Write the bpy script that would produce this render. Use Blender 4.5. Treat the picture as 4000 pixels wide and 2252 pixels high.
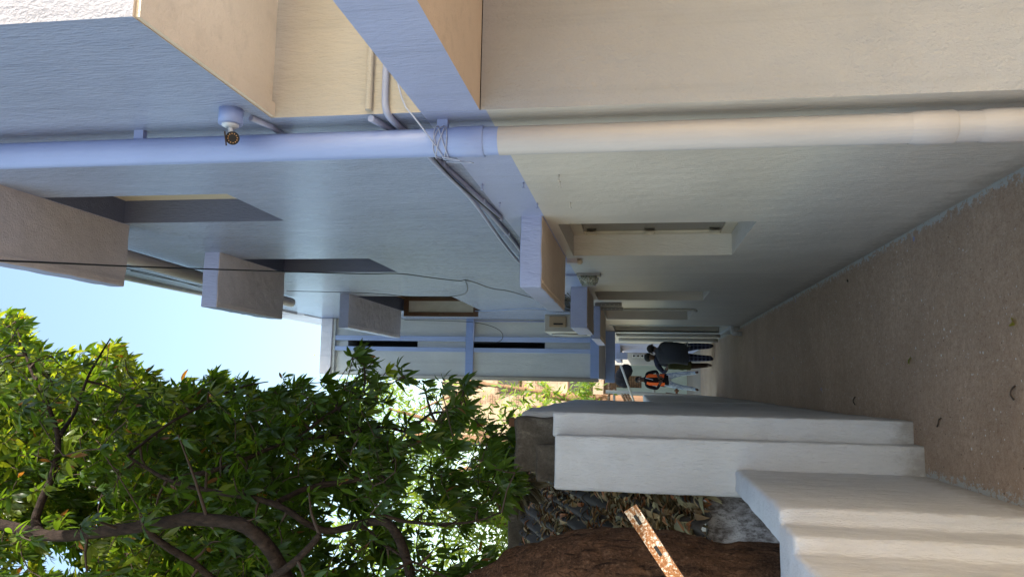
import bpy, bmesh, math, random
import numpy as np
from mathutils import Vector, Matrix, noise

for o in list(bpy.data.objects): bpy.data.objects.remove(o, do_unlink=True)
scene = bpy.context.scene
COL = scene.collection
R = math.radians

# ------------------------------------------------------------------ camera
FPX, CAMH = 3000.0, 1.65
TILT = math.atan(484/FPX); YAW = math.atan(376/FPX*math.cos(TILT))
FW = Vector((math.sin(YAW)*math.cos(TILT), math.cos(YAW)*math.cos(TILT), math.sin(TILT)))
RT = Vector((math.cos(YAW), -math.sin(YAW), 0)); UP = RT.cross(FW)
CP = Vector((0, 0, CAMH))
cam = bpy.data.cameras.new('camera'); camo = bpy.data.objects.new('camera', cam); COL.objects.link(camo)
cam.sensor_width = 36.0; cam.sensor_fit = 'HORIZONTAL'; cam.lens = FPX/4000*36
cam.clip_start = 0.05; cam.clip_end = 2000
m = Matrix.Identity(4)
m.col[0][:3] = -UP; m.col[1][:3] = RT; m.col[2][:3] = -FW; m.col[3][:3] = CP    # phone held upright, picture stored on its side
camo.matrix_world = m
scene.camera = camo

# ------------------------------------------------------------------ light
SUN = Vector((1, -0.70, 0.65)).normalized()
SUN_EL = math.asin(SUN.z); SUN_AZ = math.atan2(SUN.x, SUN.y)
world = bpy.data.worlds.new('World'); scene.world = world; world.use_nodes = True
nt = world.node_tree; bg = nt.nodes['Background']
sky = nt.nodes.new('ShaderNodeTexSky'); sky.sky_type = 'NISHITA'; sky.sun_disc = False
sky.sun_elevation = SUN_EL; sky.sun_rotation = SUN_AZ; sky.air_density = 1.75; sky.dust_density = 1.6; sky.ozone_density = 1.0
nt.links.new(sky.outputs[0], bg.inputs[0]); bg.inputs[1].default_value = 0.15
sl = bpy.data.lights.new('sun', 'SUN'); sl.energy = 3.6; sl.angle = R(0.53); sl.color = (1, 0.95, 0.88)
slo = bpy.data.objects.new('sun', sl); COL.objects.link(slo); slo.location = (20, -12, 20)
slo.rotation_euler = SUN.to_track_quat('Z', 'Y').to_euler()
vs = scene.view_settings; vs.view_transform = 'Standard'; vs.look = 'None'; vs.exposure = 1.53; vs.gamma = 1.0; vs.use_curve_mapping = False
scene.render.engine = 'CYCLES'

# ------------------------------------------------------------------ helpers
def ray(px, py): return FW + RT*((1126-py)/FPX) - UP*((px-2000)/FPX)
def atX(c, px, py): d = ray(px, py); return CP + d*((c-CP.x)/d.x)
def atY(c, px, py): d = ray(px, py); return CP + d*((c-CP.y)/d.y)
def atZ(c, px, py): d = ray(px, py); return CP + d*((c-CP.z)/d.z)
def proj(p):
    v = Vector(p)-CP; z = v.dot(FW)
    if z < .1: return None
    return (2000-FPX*v.dot(UP)/z, 1126-FPX*v.dot(RT)/z)

def tag(o, label=None, cat=None, group=None, kind=None):
    if label: o['label'] = label
    if cat: o['category'] = cat
    if group: o['group'] = group
    if kind: o['kind'] = kind
    return o
def thing(name, label, cat, loc=(0,0,0), group=None):
    o = bpy.data.objects.new(name, None); COL.objects.link(o); o.location = loc
    o.empty_display_size = .1
    return tag(o, label, cat, group)

class MB:
    """collects faces in world coordinates; build() links them as ONE mesh object"""
    def __init__(s): s.v = []; s.f = []; s.m = []; s.sm = []
    def add(s, vs, fs, mat=0, smooth=False):
        b = len(s.v); s.v += [tuple(v) for v in vs]
        for f in fs: s.f.append(tuple(i+b for i in f)); s.m.append(mat); s.sm.append(smooth)
        return s
    def quad(s, a, b, c, d, mat=0): return s.add([a,b,c,d], [(0,1,2,3)], mat)
    def box(s, x0,x1,y0,y1,z0,z1, mat=0, mats=None, bev=0):
        if bev:
            bm = bmesh.new(); bmesh.ops.create_cube(bm, size=1)
            for v in bm.verts: v.co = Vector(((x0+x1)/2+v.co.x*(x1-x0), (y0+y1)/2+v.co.y*(y1-y0), (z0+z1)/2+v.co.z*(z1-z0)))
            bmesh.ops.bevel(bm, geom=bm.edges[:], offset=bev, segments=2, affect='EDGES', profile=.5)
            return s.bm(bm, mat, mats)
        vs = [(x,y,z) for x in (x0,x1) for y in (y0,y1) for z in (z0,z1)]
        fs = [(0,1,3,2),(4,6,7,5),(0,4,5,1),(2,3,7,6),(0,2,6,4),(1,5,7,3)]   # -x +x -y +y -z +z
        b = len(s.v); s.v += vs
        for i,f in enumerate(fs): s.f.append(tuple(k+b for k in f)); s.m.append(mats[i] if mats else mat); s.sm.append(False)
        return s
    def bm(s, bm, mat=0, mats=None, smooth=False):
        bm.normal_update(); bm.verts.index_update(); b = len(s.v)
        s.v += [tuple(v.co) for v in bm.verts]
        for f in bm.faces:
            s.f.append(tuple(v.index+b for v in f.verts)); s.sm.append(smooth)
            if mats:
                n = f.normal; a = max(range(3), key=lambda i: abs(n[i])); s.m.append(mats[a*2+(n[a] > 0)])
            else: s.m.append(mat)
        bm.free(); return s
    def tube(s, pts, rad, n=8, mat=0, cap=True):
        pts = [Vector(p) for p in pts]
        if not hasattr(rad, '__len__'): rad = [rad]*len(pts)
        ref = None; rings = []
        for i,p in enumerate(pts):
            t = (pts[min(i+1,len(pts)-1)]-pts[max(i-1,0)])
            t = t.normalized() if t.length > 1e-9 else Vector((0,0,1))
            if ref is None: ref = t.orthogonal().normalized()
            ref = (ref - t*ref.dot(t)); ref = ref.normalized() if ref.length > 1e-6 else t.orthogonal().normalized()
            bi = t.cross(ref)
            rings.append([p+(ref*math.cos(2*math.pi*k/n)+bi*math.sin(2*math.pi*k/n))*rad[i] for k in range(n)])
        vs = [v for r in rings for v in r]; fs = []
        for i in range(len(pts)-1):
            for k in range(n): fs.append((i*n+k, i*n+(k+1)%n, (i+1)*n+(k+1)%n, (i+1)*n+k))
        s.add(vs, fs, mat, True)
        if cap:
            b = len(s.v)-len(vs)
            s.f.append(tuple(b+k for k in range(n))[::-1]); s.m.append(mat); s.sm.append(False)
            s.f.append(tuple(b+(len(pts)-1)*n+k for k in range(n))); s.m.append(mat); s.sm.append(False)
        return s
    def ell(s, c, r, n=12, mat=0, rot=None):
        vs = []; fs = []; h = n//2
        for i in range(h+1):
            a = math.pi*i/h
            for k in range(n):
                b = 2*math.pi*k/n
                v = Vector((math.sin(a)*math.cos(b)*r[0], math.sin(a)*math.sin(b)*r[1], math.cos(a)*r[2]))
                if rot: v = rot @ v
                vs.append(Vector(c)+v)
        for i in range(h):
            for k in range(n): fs.append((i*n+k, (i+1)*n+k, (i+1)*n+(k+1)%n, i*n+(k+1)%n))
        return s.add(vs, fs, mat, True)
    def build(s, name, mats, parent=None, loc=None):
        if not isinstance(mats, (list,tuple)): mats = [mats]
        if parent is not None: L = WORG.get(parent.name, Vector(parent.location))
        elif loc is not None: L = Vector(loc)
        else:
            a = np.array(s.v); L = Vector(((a[:,0].min()+a[:,0].max())/2, (a[:,1].min()+a[:,1].max())/2, a[:,2].min()))
        me = bpy.data.meshes.new(name)
        me.from_pydata([(v[0]-L.x, v[1]-L.y, v[2]-L.z) for v in s.v], [], s.f)
        for mt in mats: me.materials.append(mt)
        me.polygons.foreach_set('material_index', s.m); me.polygons.foreach_set('use_smooth', s.sm)
        me.update()
        o = bpy.data.objects.new(name, me); COL.objects.link(o)
        if parent is not None: o.parent = parent
        else: o.location = L
        WORG[o.name] = L.copy()
        return o
WORG = {}
def prism_bm(fp, z0, z1, bev=.012, seg=2):
    bm = bmesh.new()
    lo = [bm.verts.new((x,y,z0)) for x,y in fp]; hi = [bm.verts.new((x,y,z1)) for x,y in fp]
    n = len(fp)
    bm.faces.new(lo[::-1]); bm.faces.new(hi)
    for i in range(n): bm.faces.new((lo[i], lo[(i+1)%n], hi[(i+1)%n], hi[i]))
    bmesh.ops.recalc_face_normals(bm, faces=bm.faces[:])
    if bev: bmesh.ops.bevel(bm, geom=[e for e in bm.edges if e.is_manifold], offset=bev, segments=seg, affect='EDGES', profile=.5)
    return bm
def rough_bm(bm, cut=.08, amp=.004, scale=5.0, passes=6):
    for _ in range(passes):
        es = [e for e in bm.edges if e.calc_length() > cut]
        if not es: break
        bmesh.ops.subdivide_edges(bm, edges=es, cuts=1, use_grid_fill=True)
    bmesh.ops.triangulate(bm, faces=[f for f in bm.faces if len(f.verts) > 4])
    for v in bm.verts:
        d = noise.noise_vector(v.co*scale)+.5*noise.noise_vector(v.co*scale*2.7+Vector((9,3,1)))
        v.co += d*amp
    return bm

# ------------------------------------------------------------------ materials
class NT:
    def __init__(s, name):
        s.mat = bpy.data.materials.new(name); s.mat.use_nodes = True; s.t = s.mat.node_tree
        s.b = s.t.nodes['Principled BSDF']; s.out = s.t.nodes['Material Output']
        s.pos = s.n('ShaderNodeNewGeometry').outputs['Position']
    def n(s, typ, **k):
        x = s.t.nodes.new(typ)
        for a,b in k.items(): setattr(x, a, b)
        return x
    def l(s, a, b): s.t.links.new(a, b)
    def vec(s, sc, src=None):
        mp = s.n('ShaderNodeMapping'); mp.inputs['Scale'].default_value = sc if hasattr(sc,'__len__') else (sc,)*3
        s.l(src or s.pos, mp.inputs['Vector']); return mp.outputs[0]
    def noise(s, sc=(1,1,1), scale=5, detail=4, rough=.55, dist=0):
        x = s.n('ShaderNodeTexNoise'); x.inputs['Scale'].default_value = scale; x.inputs['Detail'].default_value = detail
        x.inputs['Roughness'].default_value = rough; x.inputs['Distortion'].default_value = dist
        s.l(s.vec(sc), x.inputs['Vector']); return x.outputs['Fac']
    def vor(s, sc=(1,1,1), scale=5, feat='F1', rnd=1):
        x = s.n('ShaderNodeTexVoronoi', feature=feat); x.inputs['Scale'].default_value = scale; x.inputs['Randomness'].default_value = rnd
        s.l(s.vec(sc), x.inputs['Vector']); return x
    def ramp(s, fac, stops):
        x = s.n('ShaderNodeValToRGB'); cr = x.color_ramp
        while len(cr.elements) > 1: cr.elements.remove(cr.elements[-1])
        for i,(p,c) in enumerate(stops):
            e = cr.elements[0] if i == 0 else cr.elements.new(p)
            e.position = p; e.color = (c,c,c,1) if not hasattr(c,'__len__') else (*c,1)
        s.l(fac, x.inputs[0]); return x.outputs[0]
    def mix(s, fac, a, b, mode='MIX'):
        x = s.n('ShaderNodeMix', data_type='RGBA', blend_type=mode)
        for sock, v in ((x.inputs[0],fac),(x.inputs[6],a),(x.inputs[7],b)):
            if isinstance(v, bpy.types.NodeSocket): s.l(v, sock)
            elif hasattr(v,'__len__'): sock.default_value = (*v,1)
            else: sock.default_value = v
        return x.outputs[2]
    def math(s, op, a, b=0.0, clamp=False):
        x = s.n('ShaderNodeMath', operation=op, use_clamp=clamp)
        for sock, v in ((x.inputs[0],a),(x.inputs[1],b)):
            if isinstance(v, bpy.types.NodeSocket): s.l(v, sock)
            else: sock.default_value = v
        return x.outputs[0]
    def bump(s, h, strength=.3, dist=.01, prev=None):
        x = s.n('ShaderNodeBump'); x.inputs['Strength'].default_value = strength; x.inputs['Distance'].default_value = dist
        s.l(h, x.inputs['Height'])
        if prev: s.l(prev, x.inputs['Normal'])
        return x.outputs[0]
    def done(s, col=None, rough=None, nrm=None, spec=None, metal=None):
        for k,v in (('Base Color',col),('Roughness',rough),('Normal',nrm),('Specular IOR Level',spec),('Metallic',metal)):
            if v is None: continue
            if isinstance(v, bpy.types.NodeSocket): s.l(v, s.b.inputs[k])
            elif hasattr(v,'__len__'): s.b.inputs[k].default_value = (*v,1)
            else: s.b.inputs[k].default_value = v
        return s.mat

def paint(name, col, rough=.5, spec=.4, bump=.35, stroke=.22, var=.10, dirt=0.0, lumps=.35, splash=False):
    t = NT(name)
    big = t.noise(scale=1.3, detail=5); fine = t.noise((1,1,stroke), scale=90, detail=5, rough=.65)
    med = t.noise((1,1,.5), scale=9, detail=5); gr = t.noise(scale=330, detail=2)
    lo = tuple(c*(1-var) for c in col); hi = tuple(min(1,c*(1+var)) for c in col)
    c = t.mix(t.ramp(big, [(.3,0),(.7,1)]), lo, hi)
    c = t.mix(t.math('MULTIPLY', t.ramp(fine,[(.35,0),(.75,1)]), .10), c, tuple(min(1,x*1.25) for x in col))
    st = t.noise((1,1,.035), scale=16, detail=5, rough=.6)
    c = t.mix(t.math('MULTIPLY', t.ramp(st,[(.52,0),(.70,1)]), .22), c, tuple(x*.62 for x in col))
    if dirt:
        d = t.noise((1,1,.35), scale=4.5, detail=7, rough=.7)
        c = t.mix(t.math('MULTIPLY', t.ramp(d,[(.5,0),(.72,1)]), dirt), c, tuple(x*.45 for x in col))
    if splash:      # mud splash and chipped paint near the ground
        sp = t.n('ShaderNodeSeparateXYZ'); t.l(t.pos, sp.inputs[0])
        e = t.noise(scale=13, detail=6, rough=.7)
        h = t.math('SUBTRACT', t.math('MULTIPLY', e, .34), sp.outputs[2])
        c = t.mix(t.math('MULTIPLY', t.ramp(h,[(.02,0),(.16,1)]), .55), c, (.20,.155,.115))
    b1 = t.bump(med, lumps, .025); b2 = t.bump(fine, min(1,bump*1.7), .012, b1); b3 = t.bump(gr, bump*.35, .002, b2)
    r = t.ramp(fine, [(.2, max(0,rough-.1)), (.8, min(1,rough+.12))])
    return t.done(c, r, b3, spec)

def flat(name, col, rough=.5, spec=.4, metal=0, nsc=40, var=.12, bump=.12):
    t = NT(name); n = t.noise(scale=nsc, detail=4)
    c = t.mix(n, tuple(x*(1-var) for x in col), tuple(min(1,x*(1+var)) for x in col))
    return t.done(c, rough, t.bump(n, bump, .004), spec, metal)

M = {}
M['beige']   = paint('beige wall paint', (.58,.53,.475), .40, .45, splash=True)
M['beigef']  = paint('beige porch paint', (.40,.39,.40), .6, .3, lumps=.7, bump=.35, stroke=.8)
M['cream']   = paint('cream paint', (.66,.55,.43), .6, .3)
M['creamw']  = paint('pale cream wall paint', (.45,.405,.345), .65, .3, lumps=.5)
M['tan']     = paint('tan soffit paint', (.72,.58,.45), .65, .25)
M['bluew']   = paint('pale blue wall paint', (.32,.375,.55), .15, 1.0, bump=.9, lumps=.75)
M['lilac']   = paint('lilac blue paint', (.35,.39,.59), .45, .4)
M['blue']    = paint('mid blue trim paint', (.32,.44,.78), .45, .4, bump=.2)
M['jambb']   = paint('shaded blue reveal paint', (.135,.155,.235), .5, .35)  # darker copy of the wall blue, shade of the reveals put into the colour
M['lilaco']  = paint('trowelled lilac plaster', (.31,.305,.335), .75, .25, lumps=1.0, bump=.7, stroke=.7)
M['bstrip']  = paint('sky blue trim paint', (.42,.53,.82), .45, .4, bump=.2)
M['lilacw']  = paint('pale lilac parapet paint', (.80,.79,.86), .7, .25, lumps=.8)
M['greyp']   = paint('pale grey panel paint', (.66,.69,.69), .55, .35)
M['greylit'] = paint('lit grey soffit paint', (.80,.755,.76), .6, .3)  # lighter copy of the grey soffit paint, bounced light put into the colour
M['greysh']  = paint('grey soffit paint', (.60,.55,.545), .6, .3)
M['lgrey']   = paint('light grey plaster paint', (.575,.57,.60), .55, .35, bump=.6, lumps=1.0, dirt=.12, splash=True)
M['white']   = paint('off white plaster', (.42,.40,.37), .7, .25)
M['pipeb']   = paint('blue painted pipe', (.30,.375,.65), .33, .45, bump=.1, lumps=.05)
M['pipec']   = paint('cream painted pipe', (.51,.475,.47), .38, .45, bump=.1, lumps=.05, dirt=.06)
M['cond']    = paint('lilac painted conduit', (.33,.36,.50), .45, .4, bump=.2, lumps=.1)
M['wfr']     = paint('cream painted wood', (.60,.52,.40), .5, .4, bump=.3)
M['brownfr'] = flat('brown window wood', (.13,.075,.05), .5, .4, 0, 60, .35)
M['metalw']  = flat('white enamel', (.62,.60,.56), .35, .5)
M['acg']     = flat('grey sheet metal', (.40,.38,.36), .4, .5)
M['tanpl']   = flat('tan plastic', (.36,.26,.17), .5, .4)
M['black']   = flat('black rubber', (.012,.012,.013), .5, .4)
M['wirew']   = flat('pale wire', (.40,.43,.55), .5, .4)
M['galv']    = flat('galvanised steel', (.22,.21,.20), .45, .5, .6)
M['darkin']  = flat('dark interior', (.015,.016,.02), .8, .2)
M['doorg']   = flat('dark grey door paint', (.07,.075,.09), .5, .4)
M['plw']     = flat('white plastic', (.66,.68,.72), .4, .45)
M['lens']    = flat('dark camera face', (.025,.015,.012), .25, .5)
M['led']     = flat('amber led lens', (.55,.30,.14), .2, .6)
t = NT('pale reflecting window glass'); n = t.noise((1,1,.5), scale=14, detail=6)
M['glass'] = t.done(t.mix(n, (.50,.53,.53), (.80,.82,.82)), .18, None, .6)  # pale base colour carries the reflection on the open casement
t = NT('dark window glass'); n = t.noise(scale=6, detail=4)
M['dglass'] = t.done(t.mix(n, (.045,.04,.036), (.09,.08,.07)), .15, None, .6)
t = NT('bulkhead lamp glass'); n = t.vor(scale=70)
M['lampg'] = t.done(t.mix(t.ramp(n.outputs['Distance'],[(.1,0),(.6,1)]), (.06,.06,.035), (.42,.42,.33)), .12, t.bump(n.outputs['Distance'],.6,.01), .7)

# ground: trodden brown cement with paint drops
t = NT('worn brown cement')
a = t.noise(scale=1.1, detail=7, rough=.65); b = t.noise(scale=14, detail=8, rough=.75); f = t.noise(scale=110, detail=5, rough=.75); g = t.noise(scale=38, detail=6, rough=.75)
c = t.mix(t.ramp(a,[(.32,0),(.68,1)]), (.34,.235,.16), (.52,.365,.255))
c = t.mix(t.math('MULTIPLY', t.ramp(b,[(.42,0),(.64,1)]), .6), c, (.31,.19,.122))
c = t.mix(t.math('MULTIPLY', t.ramp(g,[(.46,0),(.64,1)]), .65), c, (.25,.155,.10))
c = t.mix(t.math('MULTIPLY', t.ramp(f,[(.5,0),(.72,1)]), .7), c, (.54,.42,.33))
c = t.mix(t.math('MULTIPLY', t.ramp(t.noise(scale=52,detail=5,rough=.8),[(.60,0),(.67,1)]), .7), c, (.045,.030,.022))
def drops(scale, thr, keep, warp=.0):
    v = t.vor(scale=scale); d = t.ramp(v.outputs['Distance'], [(thr*.6,1),(thr,0)])
    s = t.n('ShaderNodeSeparateColor'); t.l(v.outputs['Color'], s.inputs[0])
    return t.math('MULTIPLY', d, t.math('GREATER_THAN', s.outputs[0], 1-keep))
dn = t.ramp(t.noise(scale=1.7, detail=3),[(.38,.15),(.62,1)])
c = t.mix(t.math('MULTIPLY', drops(34,.19,.30), dn), c, (.66,.64,.60))
c = t.mix(t.math('MULTIPLY', drops(15,.14,.34), dn), c, (.62,.60,.56))
c = t.mix(drops(5.5,.11,.10), c, (.25,.27,.45))
c = t.mix(t.math('MULTIPLY', drops(60,.2,.30), .8), c, (.50,.43,.36))
c = t.mix(drops(22,.12,.16), c, (.035,.028,.02))
# slopped wall paint along the foot of the walls
sp = t.n('ShaderNodeSeparateXYZ'); t.l(t.pos, sp.inputs[0]); e = t.noise((1,.6,1), scale=26, detail=7, rough=.8)
for x0 in (.965, -.49):
    d = t.math('ABSOLUTE', t.math('SUBTRACT', sp.outputs[0], x0))
    k = t.math('SUBTRACT', t.math('MULTIPLY', t.math('SUBTRACT', e, .42), .38), d)
    c = t.mix(t.math('MULTIPLY', t.ramp(k,[(.0,0),(.012,1)]), .85), c, (.44,.44,.41))
nb = t.bump(b,.6,.02); nb = t.bump(g,.5,.01,nb); nb = t.bump(f,.7,.007,nb)
M['ground'] = t.done(c, .85, nb, .22)

t = NT('dusty earth')
a = t.noise(scale=.6, detail=7, rough=.65); f = t.noise(scale=40, detail=5, rough=.7)
c = t.mix(a, (.24,.205,.17), (.34,.295,.25)); c = t.mix(t.math('MULTIPLY',f,.5), c, (.16,.115,.08))
M['earth'] = t.done(c, .95, t.bump(f,.5,.01), .2)

t = NT('rough unpainted concrete')
a = t.noise(scale=6, detail=8, rough=.7); f = t.noise(scale=60, detail=6, rough=.75); g = t.noise((1,1,.4),scale=11, detail=6, rough=.7)
c = t.mix(t.ramp(a,[(.3,0),(.7,1)]), (.055,.043,.035), (.16,.135,.112)); c = t.mix(t.math('MULTIPLY',t.ramp(g,[(.55,0),(.7,1)]),.7), c, (.25,.22,.185)); c = t.mix(t.math('MULTIPLY',t.ramp(f,[(.45,0),(.7,1)]),.6), c, (.045,.037,.03))
M['concrete'] = t.done(c, .92, t.bump(f,.8,.012,t.bump(a,.6,.03)), .2)

t = NT('stained limewash')
a = t.noise((1,1,.6), scale=5, detail=8, rough=.72); f = t.noise((1,1,.5), scale=45, detail=6, rough=.75)
c = t.mix(t.ramp(a,[(.40,0),(.58,1)]), (.10,.085,.085), (.46,.45,.50)); c = t.mix(t.math('MULTIPLY',t.ramp(f,[(.48,0),(.62,1)]),.75), c, (.06,.05,.05))
M['stain'] = t.done(c, .9, t.bump(f,.5,.008), .2)

t = NT('rusted painted steel')
a = t.noise(scale=95, detail=6, rough=.72); b = t.noise(scale=14, detail=5)
k = t.math('ADD', t.math('MULTIPLY',a,.75), t.math('MULTIPLY',b,.3))
c = t.mix(t.ramp(k,[(.475,0),(.52,1)]), (.62,.54,.43), (.27,.115,.04)); c = t.mix(t.ramp(k,[(.58,0),(.66,1)]), c, (.12,.045,.018))
M['rust'] = t.done(c, .75, t.bump(a,.5,.003), .3)
M['rustd'] = flat('brown rust', (.15,.07,.04), .85, .2, 0, 50, .4, .4)

t = NT('asbestos cement sheet')
a = t.noise(scale=7, detail=8, rough=.7); f = t.noise(scale=70, detail=5, rough=.7)
c = t.mix(a, (.05,.040,.034), (.115,.096,.083)); c = t.mix(t.math('MULTIPLY',t.ramp(f,[(.62,0),(.7,1)]),.7), c, (.26,.25,.24))
M['sheet'] = t.done(c, .9, t.bump(f,.4,.005), .12)

t = NT('mango bark')
a = t.noise((1,1,.35), scale=16, detail=9, rough=.72, dist=.8); v = t.vor((1,1,.22), scale=26, feat='DISTANCE_TO_EDGE'); f = t.noise(scale=60,detail=6,rough=.75)
c = t.mix(t.ramp(a,[(.3,0),(.68,1)]), (.028,.014,.009), (.25,.125,.07)); c = t.mix(t.math('MULTIPLY',t.ramp(f,[(.54,0),(.66,1)]),.7), c, (.34,.20,.125)); c = t.mix(t.math('MULTIPLY',t.ramp(f,[(.34,1),(.46,0)]),.85), c, (.02,.011,.008))
c = t.mix(t.math('MULTIPLY',t.ramp(v.outputs['Distance'],[(0,1),(.05,0)]),t.ramp(a,[(.46,0),(.6,.8)])), c, (.02,.011,.008))
cr = t.noise((1,1,.10), scale=34, detail=5, rough=.6, dist=.6); c = t.mix(t.math('MULTIPLY',t.ramp(cr,[(.30,1),(.43,0)]),.9), c, (.014,.008,.006))
M['bark'] = t.done(c, .9, t.bump(f,1.0,.03,t.bump(a,1.0,.09,t.bump(cr,1.0,.05))), .2)
t = NT('rough limb bark'); a = t.noise((1,1,.4), scale=30, detail=8, rough=.75); f = t.noise(scale=120, detail=5, rough=.75)
M['barkl'] = t.done(t.mix(t.ramp(a,[(.35,0),(.68,1)]), (.016,.011,.009), (.075,.052,.040)), .92, t.bump(f,.8,.01,t.bump(a,1.0,.025)), .15)
M['barkd'] = flat('dark twig bark', (.06,.042,.032), .85, .2, 0, 30, .35, .4)
M['barkt'] = flat('tan far bark', (.22,.13,.08), .9, .2, 0, 8, .35, .4)

def leafmat(name, trans=.52, rough=.30):
    t = NT(name); at = t.n('ShaderNodeAttribute', attribute_name='tint'); c = at.outputs['Color']
    t.done(c, rough, None, .45)
    tr = t.n('ShaderNodeBsdfTranslucent'); t.l(t.mix(1.0, c, (3.2,2.7,.7), 'MULTIPLY'), tr.inputs[0])
    mx = t.n('ShaderNodeMixShader'); mx.inputs[0].default_value = trans
    t.l(t.b.outputs[0], mx.inputs[1]); t.l(tr.outputs[0], mx.inputs[2]); t.l(mx.outputs[0], t.out.inputs[0]); return t.mat
M['leaf'] = leafmat('mango leaf'); M['leafp'] = leafmat('pale far leaf', .5, .6)
t = NT('dry leaf'); at = t.n('ShaderNodeAttribute', attribute_name='tint'); M['dry'] = t.done(at.outputs['Color'], .8, None, .25)

t = NT('weathered plaster on old masonry')
a = t.noise(scale=.8, detail=8, rough=.7); f = t.noise((1,1,.4), scale=5, detail=7, rough=.7)
br = t.n('ShaderNodeTexBrick'); br.inputs['Scale'].default_value = 2.6; br.inputs['Mortar Size'].default_value = .03; br.inputs['Color1'].default_value=(.30,.19,.12,1); br.inputs['Color2'].default_value=(.36,.24,.16,1); br.inputs['Mortar'].default_value=(.12,.08,.06,1)
sw = t.n('ShaderNodeCombineXYZ'); sp = t.n('ShaderNodeSeparateXYZ'); t.l(t.pos, sp.inputs[0]); t.l(sp.outputs[0], sw.inputs[0]); t.l(sp.outputs[2], sw.inputs[1]); t.l(sw.outputs[0], br.inputs['Vector'])
pl = t.mix(f, (.34,.255,.175), (.50,.40,.29))
c = t.mix(t.ramp(a,[(.42,0),(.50,1)]), br.outputs['Color'], pl)
M['tower'] = t.done(c, .92, t.bump(f,.4,.02), .2)
t = NT('brown laterite blocks')
br = t.n('ShaderNodeTexBrick'); br.inputs['Scale'].default_value = 3.2; br.inputs['Mortar Size'].default_value = .025; br.inputs['Color1'].default_value=(.22,.115,.065,1); br.inputs['Color2'].default_value=(.30,.17,.10,1); br.inputs['Mortar'].default_value=(.07,.045,.035,1)
sw = t.n('ShaderNodeCombineXYZ'); sp = t.n('ShaderNodeSeparateXYZ'); t.l(t.pos, sp.inputs[0]); t.l(sp.outputs[0], sw.inputs[0]); t.l(sp.outputs[2], sw.inputs[1]); t.l(sw.outputs[0], br.inputs['Vector'])
f = t.noise(scale=9, detail=6, rough=.7)
M['laterite'] = t.done(t.mix(t.math('MULTIPLY',f,.5), br.outputs['Color'], (.14,.08,.05)), .92, t.bump(f,.5,.02), .2)
M['mint'] = paint('pale mint plaster', (.40,.44,.41), .7, .25)

# cloth and skin
M['skin'] = flat('dark brown skin', (.075,.038,.024), .5, .4, 0, 60, .1)
M['hair'] = flat('black hair', (.006,.005,.005), .7, .3, 0, 120, .4, .5)
M['sweat'] = flat('washed black sweatshirt', (.028,.028,.034), .9, .15, 0, 25, .35, .4)
M['navy'] = flat('dark blue shirt', (.030,.032,.055), .9, .15, 0, 25, .3, .4)
M['blackc'] = flat('black shirt', (.010,.009,.011), .9, .15, 0, 25, .3, .4)
M['orange'] = flat('orange high visibility cloth', (.85,.13,.02), .7, .3, 0, 30, .15, .3)
M['olive'] = flat('olive woven sack', (.055,.055,.022), .85, .2, 0, 40, .4, .4)
M['brownt'] = flat('dark brown trousers', (.03,.018,.014), .9, .15, 0, 30, .3, .4)
M['shoe'] = flat('brown leather sandal', (.06,.028,.018), .5, .4, 0, 40, .2)
t = NT('pale washed denim'); n = t.noise((1,1,.5), scale=17, detail=5, rough=.7)
M['jeans'] = t.done(t.mix(t.ramp(n,[(.42,0),(.58,1)]), (.22,.27,.36), (.50,.54,.60)), .9, t.bump(n,.5,.01), .2)
t = NT('blue plaid trousers'); sp = t.n('ShaderNodeSeparateXYZ'); t.l(t.pos, sp.inputs[0])
def stripe(s, per, w): return t.math('LESS_THAN', t.math('FRACT', t.math('MULTIPLY', s, 1/per)), w)
sx = stripe(sp.outputs[0], .085, .4); sz = stripe(sp.outputs[2], .085, .4); lx = stripe(sp.outputs[0], .085, .1); lz = stripe(sp.outputs[2], .085, .12)
c = t.mix(t.math('MULTIPLY', t.math('ADD', sx, sz), .5), (.012,.014,.032), (.045,.055,.11)); c = t.mix(t.math('MULTIPLY', t.math('MAXIMUM', lx, lz), .6), c, (.16,.18,.26))
M['plaid'] = t.done(c, .9, None, .15)

# ================================================================== setting
rng = random.Random(7)
XW = .965
def grid_sheet(x0,x1,y0,y1,nx,ny,zf):
    vs = [(x0+(x1-x0)*i/nx, y0+(y1-y0)*j/ny, zf(x0+(x1-x0)*i/nx, y0+(y1-y0)*j/ny)) for j in range(ny+1) for i in range(nx+1)]
    fs = [(j*(nx+1)+i, j*(nx+1)+i+1, (j+1)*(nx+1)+i+1, (j+1)*(nx+1)+i) for j in range(ny) for i in range(nx)]
    return vs, fs
mb = MB(); mb.add(*grid_sheet(-500,500,-400,600,20,20,lambda x,y: -.03)); tag(mb.build('ground', M['earth']), kind='structure')
mb = MB()
def slabz(x,y): return .004*noise.noise(Vector((x*2.2,y*2.2,0)))+.002*noise.noise(Vector((x*9,y*9,3)))
for (y0,y1) in ((-4,4.93),(4.936,20.5)):      # cement poured in bays, joints between them
    dz = rng.uniform(-.003,.003)
    mb.add(*grid_sheet(-.9,1.0,y0,y1,24,int((y1-y0)*14),lambda x,y: slabz(x,y)+dz-(.006 if False else 0)), smooth=True)
tag(mb.build('path', M['ground']), kind='structure')

# ================================================================== main building
bld = thing('main_building', 'long two-storey building with pale blue upper wall and beige base, right of the passage', 'building', (2.5, 9, 0))

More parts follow.
